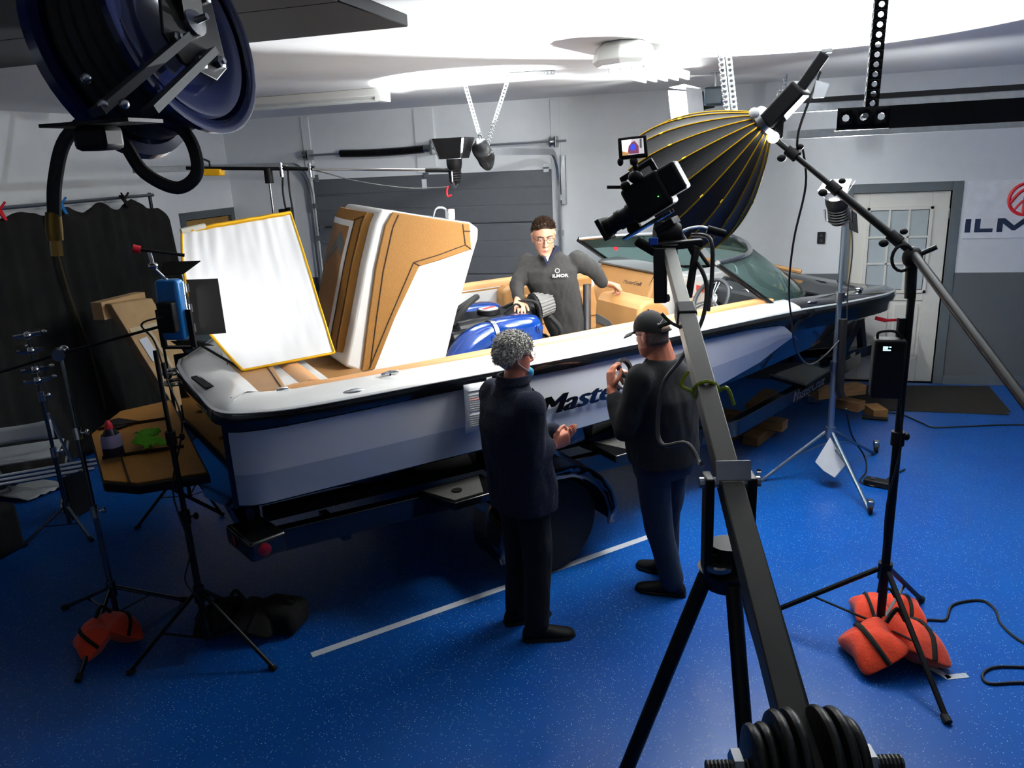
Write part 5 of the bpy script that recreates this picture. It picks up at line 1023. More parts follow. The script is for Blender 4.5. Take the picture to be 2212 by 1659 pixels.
for k in (.12, .55, .86): p = c1.lerp(b1, k); m = MB(); m.tube([p-(b1-c1).normalized()*.03, p+(b1-c1).normalized()*.03], .028, 12); m.ell(p+V((-.05, -.02, -.02)), (.022, .016, .018)); m.ell(p+V((.035, 0, .03)), (.018, .012, .014)); m.build('clamp_collar', BLACK, bo)
t = thing('softbox', 'deep black parabolic softbox with gold ribs pointing down at the engine', 'softbox', DOME_R-Z*.35)
x, y, d = frame(DOME_N); Ld = (DOME_R-DOME_A).length; RIB = 18; RD = .375
def dome(k, tt):
    r = .055+(RD-.055)*math.sin(tt*PI/2*.97)**.92; a = 2*PI*k/RIB+.1
    return DOME_A+d*(Ld*tt**1.02)+(x*math.cos(a)+y*math.sin(a))*r
m = MB(); rings = []
for q in range(19):
    tt = q/18; rr = []
    for k in range(RIB*4):
        f = (k % 4)/4; p = dome(k/4, tt); c_ = DOME_A+d*(Ld*tt**1.02); rr.append(c_+(p-c_)*(1-.045*math.sin(PI*f)))
    rings.append(rr)
m.loft(rings, True, False); m.build('shell', mat('softbox_black_cloth', '#111113', .5, sheen=.1, bump=.1), t, sharp=25)
m = MB(); m.loft([[c_*1 for c_ in [DOME_A+d*(Ld*tt**1.02)+((p-(DOME_A+d*(Ld*tt**1.02)))*.985) for p in ring]] for tt, ring in zip([q/18 for q in range(19)], rings)], True, False); m.build('silver_lining', mat('silver_lining', '#cfd0d2', .35, .7), t)
GR = mat('gold_rib', '#b98d0c', .3, .7)
for k in range(RIB): m = MB(); m.tube([dome(k, q/18)+(dome(k, q/18)-(DOME_A+d*Ld*(q/18)))*.006 for q in range(19)], .0042, 6); rb = m.build('rib', GR, t)
for k in range(0, RIB): m = MB(); p = dome(k, .52+.06*(k % 3)); q = dome(k, .55+.06*(k % 3)); m.tube([p, q], .007, 6); m.build('rib_joint', mat('bright_gold', '#f0c63a', .2, .8), t)
m = MB(); m.lathe(DOME_R-d*.05, d, [(0, RD*.93), (.002, RD*.6), (.003, 0.0)], 48); m.build('front_diffuser', mat('front_diffuser', '#f4f2ee', .8, emit=3.0, ecol=(1, .98, .95)), t)
m = MB(); m.lathe(DOME_A-d*.03, d, [(0, .05), (.0, .075), (.03, .08), (.05, .07)], 24); m.build('speed_ring', STEEL, t)
for a in (.6, 2.6, 4.6): p = DOME_A-d*.01+(x*math.cos(a)+y*math.sin(a))*.085; m = MB(); m.ell(p, (.026, .026, .026)); m.build('ring_knob', mat('white_knob', '#d9dadb', .3), t)
t = thing('strobe_head', 'black lamp head on the rear of the softbox at the boom tip', 'lamp', DOME_A-d*.2)
hd_ = (-d*.9+V((.15, .0, .35))).normalized()
R_ = Matrix((frame(hd_)[0], frame(hd_)[1], hd_)).transposed()
m = MB(); m.box(DOME_A-d*.13, (.11, .09, .22), R_); m.build('body', BLACK, t, bevel=.012)
m = MB(); m.bar(DOME_A-d*.18, DOME_A-d*.18+V((.13, -.02, .19)), .04, .05); m.build('handle', BLACK, t, bevel=.008)
m = MB(); m.box(DOME_A-d*.18+V((.135, -.02, .2)), (.05, .03, .02)); m.build('handle_end', mat('pale_plastic', '#a9abab', .5), t, bevel=.004)
m = MB(); m.bar(DOME_A-d*.1, b1+V((.02, 0, .0)), .05, .04); m.build('bracket', BLACKM, t, bevel=.006)
m = MB(); m.prism([DOME_A-d*.2+V((.07, -.04, -.02)), DOME_A-d*.2+V((.12, -.04, -.02)), DOME_A-d*.2+V((.14, -.04, .04)), DOME_A-d*.2+V((.08, -.04, .06))], (0, .01, 0)); m.build('label', PAPER, t)
m = MB(); m.ell(DOME_A+V((.045, -.06, -.075)), (.03, .028, .028)); m.build('modelling_bulb', mat('bulb_glow', '#ffffff', .3, emit=9, ecol=(.97, .97, 1)), t)
m = MB(); m.tube(spline([DOME_A-d*.2+V((.1, 0, .1)), (.27, 4.2, 2.62), (.28, 4.25, 2.5), (.30, 4.35, 2.55)], 5), .006, 6); m.build('cable', CABLE, t)
t = thing('battery_box', 'black battery box with a small lit screen strapped to the boom stand', 'battery', (.70, 3.92, 1.36))
m = MB(); m.bx(.635, .775, 3.87, 3.955, 1.37, 1.66); m.build('case', BLACK, t, bevel=.012)
m = MB(); m.bx(.668, .712, 3.866, 3.872, 1.605, 1.635); sc_ = m.build('screen', mat('screen_black', '#020406', .2), t)
LCD = mat('lcd_glow', '#9fe6f5', .4, emit=1.6, ecol=(.55, .9, 1)); m = MB()
for x0, z0, w_ in ((.672, 1.624, .022), (.698, 1.624, .009), (.672, 1.617, .02), (.672, 1.609, .034)): m.bx(x0, x0+w_, 3.8645, 3.8665, z0, z0+.0055)
m.build('digits', LCD, sc_)
m = MB(); m.tube(spline([(.65, 3.9, 1.66), (.655, 3.9, 1.69), (.72, 3.9, 1.695), (.76, 3.9, 1.66)], 5), .007, 6); m.build('carry_handle', BLACK, t)
m = MB(); m.cyl((.755, 3.95, 1.75), (.755, 3.95, 1.38), .02, 10); m.build('clamp_bar', BLACKM, t)
# cables on the floor and on the stand
def cord(label, pts, r=.007, mt=CABLE, name='floor_cable', group=None): m = MB(); m.tube(spline([V(p) for p in pts], 6), r, 6); return tag(m.build(name, mt), label, 'cable', group)
cord('thin black cable snaking from the orange sandbags to the right edge', [(1.0, 4.18, .008), (1.1, 4.2, .008), (1.17, 4.22, .008), (1.24, 4.38, .008), (1.4, 4.46, .008), (1.45, 4.37, .008), (1.44, 4.23, .008), (1.5, 4.07, .008), (1.7, 3.9, .008), (2.0, 3.9, .008)])
cord('black cable loop on the floor at the right edge below the L mark', [(2.0, 3.85, .008), (1.6, 3.87, .008), (1.44, 3.85, .008), (1.3, 3.82, .008), (1.23, 3.75, .008), (1.24, 3.68, .008), (1.4, 3.72, .008), (1.7, 3.75, .008), (2.0, 3.72, .008)])
cord('black cable on the floor running right from below the door mat', [(1.25, 7.85, .008), (1.54, 7.85, .008), (1.7, 7.6, .008), (1.79, 7.48, .008), (2.08, 7.55, .008), (2.56, 7.66, .008), (3.5, 7.7, .008)])
cord('black power cable with a plug block behind the silver stand legs', [(.84, 6.10, .6), (.93, 6.35, .3), (1.08, 6.6, .02), (1.05, 6.3, .01), (.98, 6.1, .01), (1.1, 6.02, .01), (1.2, 6.2, .01), (1.35, 6.4, .01)])
t = thing('power_strip', 'black power block on the floor between the silver stand and boom stand', 'power strip', (1.1, 6.05, 0)); m = MB(); m.box((1.1, 6.05, .028), (.2, .09, .05), Matrix.Rotation(-.4, 3, 'Z')); m.build('block', BLACK, t, bevel=.01); m = MB(); m.box((1.06, 6.06, .056), (.03, .03, .008), Matrix.Rotation(-.4, 3, 'Z')); m.build('switch', DARKGR, t)
t = thing('connector', 'black connector lying on the floor before the door mat', 'connector', (1.3, 7.65, 0)); m = MB(); m.tube([(1.2, 7.66, .02), (1.42, 7.62, .02)], [.02, .016], 8); m.build('plug', BLACK, t)
cord('black cable hanging down the boom stand', [(.78, 3.93, 1.36), (.80, 3.93, 1.1), (.765, 3.93, .8), (.77, 3.93, .5), (.76, 3.93, .3)], .006, name='stand_cable')
# ---------------------------------------------------------------- camera jib in the foreground
JA, JP = V((-.25, 3.06, 2.18)), V((0, 1.88, 1.75)); JD = (JP-JA).normalized(); JW = JP+JD*.76
jib = thing('camera_jib', 'grey and black camera jib on a tripod in the right foreground', 'camera crane', (0, 1.9, .01))
JG = mat('grey_jib_aluminium', '#8a8983', .38, .6, var=.05); JK = mat('black_jib_metal', '#0c0c0d', .4, .3)
ju = (Z-JD*Z.dot(JD)).normalized(); jr = JD.cross(ju)
m = MB(); m.bar(JA+ju*.0, JA.lerp(JP, .38), .045, .045, ju); m.build('front_beam', JG, jib, bevel=.003)
m = MB(); m.bar(JA.lerp(JP, .36), JW, .056, .056, ju); m.build('main_beam', mat('dark_jib_aluminium', '#45443f', .4, .6), jib, bevel=.003)
m = MB(); m.bar(JA.lerp(JP, .33), JA.lerp(JP, .39), .066, .066, ju); sl = m.build('sleeve', BLACKM, jib, bevel=.008)
m = MB(); m.tube([JA+ju*-.09+jr*-.03, JP+ju*-.07+jr*-.045], .012, 10); m.build('parallel_rod', CHROME, jib)
m = MB(); m.tube([JP+ju*-.07-jr*.045, JW-ju*.05-jr*.045], .012, 10); m.build('parallel_rod', BLACKM, jib)
for sg in (-1, 1): m = MB(); m.bar(JP+jr*.052*sg-Z*.25, JP+jr*.052*sg+Z*.02, .022, .06, JD); m.build('pivot_plate', JK, jib, bevel=.004)
m = MB(); m.cyl(JP-jr*.075, JP+jr*.075, .014, 10); m.build('axle', STEEL, jib)
m = MB(); m.box(JP+JD*.0+Z*.035-fw*.03, (.085, .006, .05), Matrix((jr, -fw, jr.cross(-fw))).transposed()); m.build('end_plate', STEEL, jib, bevel=.002)
m = MB(); m.bar(JP-Z*.22-jr*.05, JP-Z*.22+jr*.05, .025, .05); m.build('yoke_base', JK, jib, bevel=.004)
ap = V((0, 1.9, 1.50))
m = MB(); m.lathe(ap-Z*.05, (0, 0, 1), [(0, .06), (.05, .075), (.06, .05), (.10, .045), (.12, .045)], 20); m.build('tripod_bowl', JK, jib)
m = MB(); m.lathe(ap+V((-.02, -.045, .02)), (0, 0, 1), [(0, .035), (.012, .035), (.014, .026), (.01, .024)], 20); m.build('spirit_level', STEEL, jib)
for sg in (-1, 1): m = MB(); m.cyl(ap+V((.055*sg, 0, .02)), JP-Z*.2+jr*.05*-sg, .013, 10); m.build('column_tube', JK, jib)
for a, r_ in ((199, .58), (288, .60), (52, .62)):
    d2_ = V((math.cos(math.radians(a)), math.sin(math.radians(a)), 0)); f = V((ap.x, ap.y, .012))+d2_*r_; s0 = ap+d2_*.055-Z*.02; md = s0.lerp(f, .48)
    m = MB(); m.tube([s0, md], .021, 12); lg = m.build('leg', JK, jib); m = MB(); m.tube([md-(f-s0).normalized()*.06, md+(f-s0).normalized()*.03], .029, 12); m.cyl(md, md+d2_*.01+V((-.05, -.03, .01)), .009, 8); m.build('leg_lock', BLACK, lg)
    m = MB(); m.tube([md, f], .0165, 12); m.build('lower_leg', JK, jib); m = MB(); m.tube([f+Z*.03, f], [.018, .024], 12); m.build('rubber_foot', RUBBER, lg)
m = MB(); m.tube(spline([ap+V((-.02, -.1, -.6)), ap+V((-.09, -.2, -.55)), ap+V((-.13, -.28, -.52)), JW+V((-.09, .08, -.12)), JW+V((-.11, .02, -.1))], 6), .006, 6); m.build('cable', CABLE, jib)
m = MB(); m.tube(spline([ap+V((.0, -.1, -.58)), ap+V((.06, -.2, -.5)), JW+V((.1, .08, -.08)), JW+V((.09, .0, -.06))], 6), .006, 6); m.build('cable', CABLE, jib)
# weight plates on their threaded bar
wb = JW-JD*.035-Z*.0; wx = V((.96, .26, 0)).normalized()
BARM = mat('dull_threaded_steel', '#5c5c58', .4, .8)
t = thing('weight_bar', 'threaded dumbbell bar across the rear end of the jib', 'weight bar', wb-Z*.02)
m = MB(); n = 150; m.tube([wb+wx*(-.172+.344*k/n) for k in range(n+1)], [.0145 if k % 3 else .0118 for k in range(n+1)], 10); m.build('bar', BARM, t)
for s_ in (-.118, .112): m = MB(); m.lathe(wb+wx*s_-wx*.008, wx, [(0, .02), (.0, .032), (.016, .032), (.02, .02)], 6); m.build('collar_nut', STEEL, t)
PLT = mat('worn_black_iron', '#191917', .38, .4, var=.2, bump=.15)
for k, (s_, r_, lb) in enumerate(((-.105, .078, 'small black weight plate outermost on the left of the jib bar'), (-.08, .08, 'second black weight plate from the left on the jib bar'), (-.05, .102, 'large black weight plate left of the jib beam, outer one'), (-.02, .104, 'large black weight plate left of the jib beam, inner one'), (.042, .107, 'large black weight plate right of the jib beam, inner one'), (.075, .104, 'large black weight plate right of the jib beam, outer one'), (.104, .085, 'smaller black weight plate outermost on the right of the jib bar'))):
    s_ *= .82; r_ *= .93; m = MB(); m.lathe(wb+wx*(s_-.0105), wx, [(a_*.82, q_) for a_, q_ in [(0, .017), (0, r_-.012), (.004, r_-.003), (.010, r_), (.016, r_), (.022, r_-.003), (.026, r_-.012), (.022, r_-.022), (.022, .03), (.026, .026), (.026, .017)]], 48); tag(m.build('weight_plate', PLT), lb, 'weight plate', 'weight plates on the jib bar')
# cinema camera on the jib head
cam_ = thing('video_camera', 'black cinema video camera with a lens on the jib head', 'camera', (-.27, 3.2, 2.16))
cc = V((-.345, 3.235, 2.385)); cdv = (-r2*.78+fw*.35-Z*.42).normalized(); cx_ = cdv.cross(Z).normalized(); cu_ = cx_.cross(cdv); RC = Matrix((cx_, cdv, cu_)).transposed()
m = MB(); m.box(cc, (.12, .17, .15), RC); m.build('body', BLACK, cam_, bevel=.015, seg=3)
m = MB(); m.box(cc-cdv*.115+cu_*.01, (.10, .08, .12), RC); m.build('battery', BLACK, cam_, bevel=.012)
m = MB(); m.lathe(cc+cdv*.085-cu_*.02, cdv, [(0, .04), (.02, .042), (.022, .036), (.05, .036), (.052, .041), (.075, .041), (.077, .035), (.105, .035), (.107, .039), (.125, .039)], 24); m.build('lens', BLACK, cam_)
m = MB(); m.box(cc+cdv*.225-cu_*.02, (.11, .02, .095), RC); m.build('matte_box', BLACK, cam_, bevel=.003)
m = MB(); m.lathe(cc+cdv*.125-cu_*.075+cx_*.02, cx_, [(0, .028), (.03, .028)], 18); m.build('follow_focus', BLACK, cam_)
for s_ in (-.03, .03): m = MB(); m.tube([cc-cdv*.05-cu_*.095+cx_*s_, cc+cdv*.17-cu_*.095+cx_*s_], .0075, 8); m.build('rod', CHROME, cam_)
m = MB(); m.bar(cc+cdv*.07+cu_*.115, cc-cdv*.08+cu_*.115, .028, .022, cu_); m.bar(cc+cdv*.06+cu_*.07, cc+cdv*.06+cu_*.115, .022, .022); m.bar(cc-cdv*.07+cu_*.07, cc-cdv*.07+cu_*.115, .022, .022); m.build('top_handle', BLACK, cam_, bevel=.005)
m = MB(); m.ell(cc+cu_*.09-cx_*.05, (.03, .03, .025)); m.ell(cc+cdv*.05+cu_*.08-cx_*.06, (.02, .02, .02)); m.cyl(cc+cdv*.08+cu_*.09, cc+cdv*.08+cu_*.09-r2*.06, .007, 8); m.build('accessory_arm', BLACK, cam_)
m = MB(); m.ell(cc-fw*.08+r2*.02-u2*.02, (.0025, .0025, .0025)); m.build('tally_light', mat('green_led', '#36ff2a', .4, emit=4, ecol=(.1, 1, .1)), cam_)
# fluid head and mount plate
fh = V((-.27, 3.19, 2.235)); m = MB(); m.lathe(fh-r2*.05, r2, [(0, .05), (.02, .055), (.08, .055), (.10, .045)], 22); m.build('fluid_head', BLACK, cam_)
m = MB(); m.box(fh+Z*.04, (.13, .08, .03), RC); m.build('mount_plate', BLACK, cam_, bevel=.004)
m = MB(); m.bar(JA-Z*.02+ju*.02, fh-Z*.04, .06, .06); m.build('head_post', BLACK, cam_)
m = MB(); m.bar(JA+V((-.07, .02, .02)), JA+V((.12, .06, .03)), .05, .03, Z); m.bar(JA+V((-.035, -.01, .02)), JA+V((-.03, -.03, -.19)), .035, .05); m.bar(JA+V((.10, .03, .02)), JA+V((.075, -.02, -.17)), .015, .04); m.build('jib_head_bracket', JK, jib, bevel=.005)
m = MB(); m.bar(JA+V((-.13, .0, .05)), JA+V((-.05, .01, .0)), .05, .035); m.build('lever_handle', BLACK, jib, bevel=.01)
m = MB(); m.box(JA+V((-.06, -.005, .045)), (.035, .02, .03)); m.build('blue_knob', mat('blue_anodised', '#2f5bd0', .3, .5), jib, bevel=.004)
m = MB(); m.tube([JA+V((-.05, -.01, -.18)), JA+V((0, -.03, -.17))], .015, 8); m.build('drag_knob', BLACK, jib)
m = MB(); m.tube(spline([fh+r2*.03, fh+r2*.09+u2*.025, fh+r2*.14+u2*.03, fh+r2*.17+u2*.02], 5), .007, 8); m.build('pan_bar', CHROME, cam_); m = MB(); m.tube([fh+r2*.16+u2*.022, fh+r2*.23+u2*.002], .017, 12); m.build('pan_grip', BLACK, cam_)
for pts in ([fh+r2*.06, JA+V((.09, .04, -.02)), JA+V((.14, .0, -.12)), JA+V((.13, -.06, -.25)), JA+V((.06, -.15, -.38)), JA+V((.0, -.22, -.46)), JA+V((-.015, -.28, -.6)), JA+V((.01, -.34, -.66)), JA+V((.10, -.42, -.62)), JA+V((.15, -.5, -.66)), JA+V((.16, -.6, -.62))], [fh+r2*.10, JA+V((.15, .06, .04)), JA+V((.16, .03, -.1)), JA+V((.15, -.03, -.22))]):
    m = MB(); m.tube(spline(pts, 7), .0085, 8); m.build('camera_cable', mat('dark_cable_sheath', '#26282a', .45), cam_)
YG = mat('olive_cord', '#8a9a1c', .5); t = thing('cable_tie', 'olive green cord tied round the jib beam near its middle', 'cord', JA.lerp(JP, .66))
jm = JA.lerp(JP, .70); m = MB()
m.tube([jm+jr*.036*math.cos(a*PI/8)+ju*.036*math.sin(a*PI/8) for a in range(16)], .006, 6, closed=True); m.tube(spline([jm-jr*-.036, jm+V((-.07, -.01, .02)), jm+V((-.05, -.0, .06))], 5), .006, 6); m.tube(spline([jm+jr*-.036, jm+V((.06, -.01, .015)), jm+V((.08, .01, -.04))], 5), .006, 6); m.build('cord', YG, t)
t = thing('cable_clip', 'small olive cord clip on the jib beam beside the capped man', 'cord', JA.lerp(JP, .45)); jm = JA.lerp(JP, .43); m = MB(); m.tube(spline([jm+V((-.02, 0, 0)), jm+V((-.06, 0, .02)), jm+V((-.09, 0, .05))], 5), .006, 6); m.tube([jm+V((-.06, 0, .02)), jm+V((-.10, 0, .005))], .007, 6); m.build('cord', mat('dark_olive', '#33381a', .5), t)
# field monitor facing the viewer
mo = thing('field_monitor', 'small field monitor above the camera showing the blue engine', 'monitor', (-.41, 3.21, 2.50))
mc = V((-.405, 3.19, 2.575)); mx_ = (r2*.985+u2*.07-fw*.15).normalized(); my_ = (u2-mx_*u2.dot(mx_)).normalized(); mn = mx_.cross(my_)
RM = Matrix((mx_, my_, mn)).transposed()
m = MB(); m.box(mc, (.112, .085, .022), RM); m.build('bezel', BLACK, mo, bevel=.006)
def flat(name, pts, mt, dz): q = MB(); q.prism([mc+mx_*a*.001+my_*b*.001+mn*(.0112+dz) for a, b in pts], mn*.0003); return q.build(name, mt, mo)
EM = lambda n_, c_, e: mat(n_, c_, .4, emit=e)
flat('screen', [(-42, -30), (42, -30), (42, 30), (-42, 30)], EM('screen_pale', '#c9c3c8', .9), 0)
flat('image_white', [(-42, -12), (-12, -24), (-4, 30), (-42, 30)], EM('screen_white', '#ffffff', 1.2), .0006)
flat('image_engine', [(-22, -26), (22, -28), (22, 2), (8, 22), (-4, 18), (-16, 4)], EM('screen_maroon', '#8a4a6a', .7), .0010)
flat('image_blue', [(-10, -12), (6, -14), (10, 0), (4, 12), (-8, 8)], EM('screen_blue', '#3a50e8', 1.0), .0014)
flat('image_tan', [(-42, -30), (-22, -30), (-14, -22), (-42, -14)], EM('screen_tan', '#d49a58', .8), .0012)
flat('image_dark', [(26, -6), (34, -10), (36, 28), (28, 28)], EM('screen_grey', '#6b6870', .5), .0012)
m = MB(); m.bar(mc-my_*.045, cc+cu_*.10, .016, .016); m.ell(mc-my_*.055, (.016, .016, .016)); m.ell(mc-mx_*.052-my_*.05, (.012, .012, .016)); m.build('mount_arm', BLACK, mo)
# ---------------------------------------------------------------- people
SKIN = mat('skin', '#c58f74', .5, var=.06, scale=30, bump=.05, bscale=200)
SKIN2 = mat('ruddy_skin', '#bd745a', .5, var=.08, scale=25, bump=.05, bscale=200)
LIPS = mat('lips', '#a8645a', .45); EYEW = mat('eye_white', '#dcd8d2', .25); IRIS = mat('iris', '#3a2a1c', .2)
def limb(m, pts, rs, n=14):
    pts = [V(p) for p in pts]; P2, R2 = [], []
    for i in range(len(pts)-1):
        for k in range(5): t = k/5; P2.append(pts[i].lerp(pts[i+1], t)); R2.append(rs[i]+(rs[i+1]-rs[i])*t)
    P2.append(pts[-1]); R2.append(rs[-1]); m.tube(P2, R2, n)
    for p, r in zip(pts, rs): m.ell(p, (r, r, r), None, 14, 10)
def torso(m, rings, n=28, e=.82):
    out = []
    for c, rv, fv, a, b in rings:
        c, rv, fv = V(c), V(rv).normalized(), V(fv).normalized()
        out.append([c+rv*a*math.copysign(abs(math.cos(2*PI*k/n))**e, math.cos(2*PI*k/n))+fv*b*math.copysign(abs(math.sin(2*PI*k/n))**e, math.sin(2*PI*k/n)) for k in range(n)])
    m.loft(out)
def hand(m, W, d, n, th, curl=(.5, .6, .5), L=1., spread=.06, thc=.5):
    """palm, four unequal bent fingers and a thumb leaving the side of the palm"""
    W, d, n = V(W), V(d).normalized(), V(n); n = (n-d*n.dot(d)).normalized(); t = V(th); t = (t-d*t.dot(d)-n*t.dot(n)).normalized()
    torso(m, [(W-d*.03*L, t, n, .026*L, .020*L), (W+d*.0, t, n, .028*L, .018*L), (W+d*.03*L+t*.002, t, n, .037*L, .017*L), (W+d*.065*L, t, n, .042*L, .015*L), (W+d*.092*L, t, n, .040*L, .0125*L), (W+d*.10*L, t, n, .034*L, .008*L)], 20, .8)
    for k, (o, l, r) in enumerate(((.031, .074, .0086), (.0105, .083, .009), (-.0105, .077, .0086), (-.031, .06, .0076))):
        p = W+d*(.088-.004*abs(k-1.2))*L+t*o*L; a = 0.; pts = [p-d*.02*L, p]; sp = (1.5-k)*spread
        for f, c in zip((.45, .31, .24), curl):
            a += c; dr = d*math.cos(a)+n*math.sin(a)+t*sp*math.cos(a)*.6; p = p+dr.normalized()*l*f*L; pts.append(p)
        rr = [r*L*1.1, r*L*1.1, r*L, r*L*.92, r*L*.78]; m.tube(pts, rr, 10)
        for q, r_ in zip(pts, rr): m.ell(q, (r_, r_, r_), None, 10, 8)
    p = W+d*.022*L+t*.026*L; q = p+(t*.75+d*.62+n*.25).normalized()*.042*L; q2 = q+(d*.85+t*.3*(1-thc)+n*(.2+.5*thc)).normalized()*.033*L; q3 = q2+(d*.9-t*.2*thc+n*.5*thc).normalized()*.026*L
    rr = [.0135*L, .0115*L, .0105*L, .0085*L]; m.tube([p, q, q2, q3], rr, 10)
    for a_, r_ in zip((p, q, q2, q3), rr): m.ell(a_, (r_, r_, r_), None, 10, 8)
HEADR = [(-.122, .014, .070, .050), (-.112, .032, .084, .02), (-.095, .046, .090, -.012), (-.070, .057, .090, -.040), (-.040, .066, .088, -.068), (-.010, .070, .086, -.085), (.02, .073, .086, -.094), (.05, .074, .086, -.096), (.075, .069, .078, -.088), (.097, .054, .058, -.068), (.112, .032, .034, -.042), (.119, .008, .008, -.014)]
def head(m, c, f, u, S=1., jaw=1.):
    """skull, jaw, brow, sockets, nose, lips, chin and ears round centre c facing f"""
    c = V(c); f = V(f).normalized(); u = V(u); u = (u-f*u.dot(f)).normalized(); r = f.cross(u)
    L = lambda x, y, z: c+(r*x+f*y+u*z)*S
    rings = []
    nz_ = 30
    for q in range(nz_+1):
        z = HEADR[0][0]+(HEADR[-1][0]-HEADR[0][0])*q/nz_
        for a, b in zip(HEADR, HEADR[1:]):
            if a[0] <= z <= b[0]+1e-6: k = (z-a[0])/(b[0]-a[0]); w_, yf, yb = [a[i]+(b[i]-a[i])*k for i in (1, 2, 3)]; break
        if z < -.05: w_ *= jaw
        rr = []
        for k in range(44):
            t = 2*PI*k/44; x = w_*math.sin(t); y = (yf+yb)/2+(yf-yb)/2*math.cos(t)
            if math.cos(t) > 0:
                g = lambda x0, z0, sx, sz: math.exp(-((x-x0)/sx)**2-((z-z0)/sz)**2)
                y -= .013*(g(.031, .012, .018, .012)+g(-.031, .012, .018, .012))
                y += .006*(g(.03, .033, .03, .010)+g(-.03, .033, .03, .010))+.005*(g(.04, -.022, .022, .02)+g(-.04, -.022, .022, .02))
                y += .007*g(0, -.058, .022, .006)+.006*g(0, -.070, .018, .006)-.004*g(0, -.0645, .024, .003)-.005*g(0, -.082, .02, .006)+.007*g(0, -.100, .02, .012)
            rr.append(L(x, y, z))
        rings.append(rr)
    m.loft(rings)
    m.tube([L(0, .078, .026), L(0, .090, .008), L(0, .103, -.014), L(0, .108, -.026), L(0, .094, -.035)], [.008*S, .0085*S, .0105*S, .0125*S, .008*S], 10)
    for sg in (-1, 1):
        m.ell(L(.012*sg, .092, -.029), (.009*S, .009*S, .008*S))
        R = Matrix((r, f, u)).transposed() @ Matrix.Rotation(.35*sg, 3, 'Z'); m.ell(L(.074*sg, -.012, -.004), (.008*S, .019*S, .033*S), R, 14, 12); m.ell(L(.079*sg, -.02, .012), (.007*S, .014*S, .018*S), R, 12, 10)
    return L
def eyes(par, L, S=1., lids=True):
    for sg in (-1, 1):
        m = MB(); m.ell(L(.031*sg, .0705, .011), (.0125*S,)*3, None, 14, 10); e = m.build('eye', EYEW, par)
        m = MB(); m.ell(L(.031*sg, .0785, .008), (.0058*S,)*3, None, 10, 8); m.build('iris', IRIS, e)
        m = MB(); m.ell(L(.031*sg, .069, .0165), (.0150*S, .0140*S, .0105*S), None, 14, 10); m.build('eyelid', SKIN, e)
def brows(par, L, mt):
    for sg in (-1, 1):
        m = MB(); m.tube([L(.012*sg, .092, .031), L(.030*sg, .0915, .038), L(.050*sg, .080, .033)], [.004, .0045, .003], 8); m.build('eyebrow', mt, par)
def glasses(par, L, mt, tempR=True):
    m = MB()
    for sg in (-1, 1):
        pts = [L((.032+.024*math.copysign(abs(math.cos(a*PI/10))**.6, math.cos(a*PI/10)))*sg, .098-.004*abs(math.cos(a*PI/10)), .008+.0165*math.copysign(abs(math.sin(a*PI/10))**.6, math.sin(a*PI/10))) for a in range(20)]
        m.tube(pts, .0016, 6, closed=True); m.tube([L(.056*sg, .094, .014), L(.073*sg, .06, .016), L(.077*sg, -.005, .012), L(.075*sg, -.02, .0)], .0018, 6)
    m.tube([L(-.009, .101, .012), L(0, .106, .015), L(.009, .101, .012)], .0016, 6)
    g = m.build('glasses', mt, par)
    return g
def scalp(L, t0, mt, par, N, ln, seed, S=1., region=None, ff=.30, bk=.16, sd=.0, lift=.35, wave=.0, name='hair', wd=.0022, base=True, mt2=None, flow=(0, -.4, -.6)):
    """close cap of hair with short curved tufts over it"""
    rnd = random.Random(seed); m = MB()
    if base:
        rings = []
        for q in range(15):
            th = PI*q/14*.60; rr = []
            for k in range(36):
                ph = 2*PI*k/36; fr = math.cos(ph); lim = th*(1-ff*max(0, fr)**1.2+bk*max(0, -fr)-sd*abs(math.sin(ph))**4)
                x = .080*math.sin(lim)*math.sin(ph); y = -.002+.101*math.sin(lim)*math.cos(ph); z = .022+.102*math.cos(lim)
                n_ = .004*noise.noise(V((x*60, y*60, z*60))); rr.append(L(x*(1+n_*6), y*(1+n_*6), z+n_))
            rings.append(rr)
        m.loft(rings[1:], True, True)
    for _ in range(N):
        for _t in range(50):
            th = math.acos(1-rnd.random()*1.55); ph = rnd.random()*2*PI; fr = math.cos(ph)
            if th < PI*.60*(1-ff*max(0, fr)**1.2+bk*max(0, -fr)-sd*abs(math.sin(ph))**4): break
        d = V((math.sin(th)*math.sin(ph), math.sin(th)*math.cos(ph), math.cos(th))); p = V((.078*d.x, -.002+.099*d.y, .022+.100*d.z))
        g = (d*lift*2+V(flow)+V((rnd.uniform(-1, 1), rnd.uniform(-1, 1), rnd.uniform(-1, 1)))*.5).normalized(); l = ln*rnd.uniform(.6, 1.2)*(1 if th < 1.0 else .7)
        sdv = d.cross(g); sdv = sdv.normalized() if sdv.length > .05 else V((1, 0, 0)); b1_ = p+(d*.6+g*.5).normalized()*l*.5+sdv*wave*rnd.uniform(-1, 1); b2 = b1_+(g+d*-.25).normalized()*l*.5
        w0 = sdv*wd*rnd.uniform(.7, 1.5)
        m.add([L(*(p-w0)), L(*(p+w0)), L(*(b1_+w0*.8)), L(*(b1_-w0*.8)), L(*b2)], [(0, 1, 2, 3), (3, 2, 4)], 1 if mt2 and rnd.random() < .45 else 0)
    return m.build(name, [mt, mt2] if mt2 else mt, par, sharp=180)
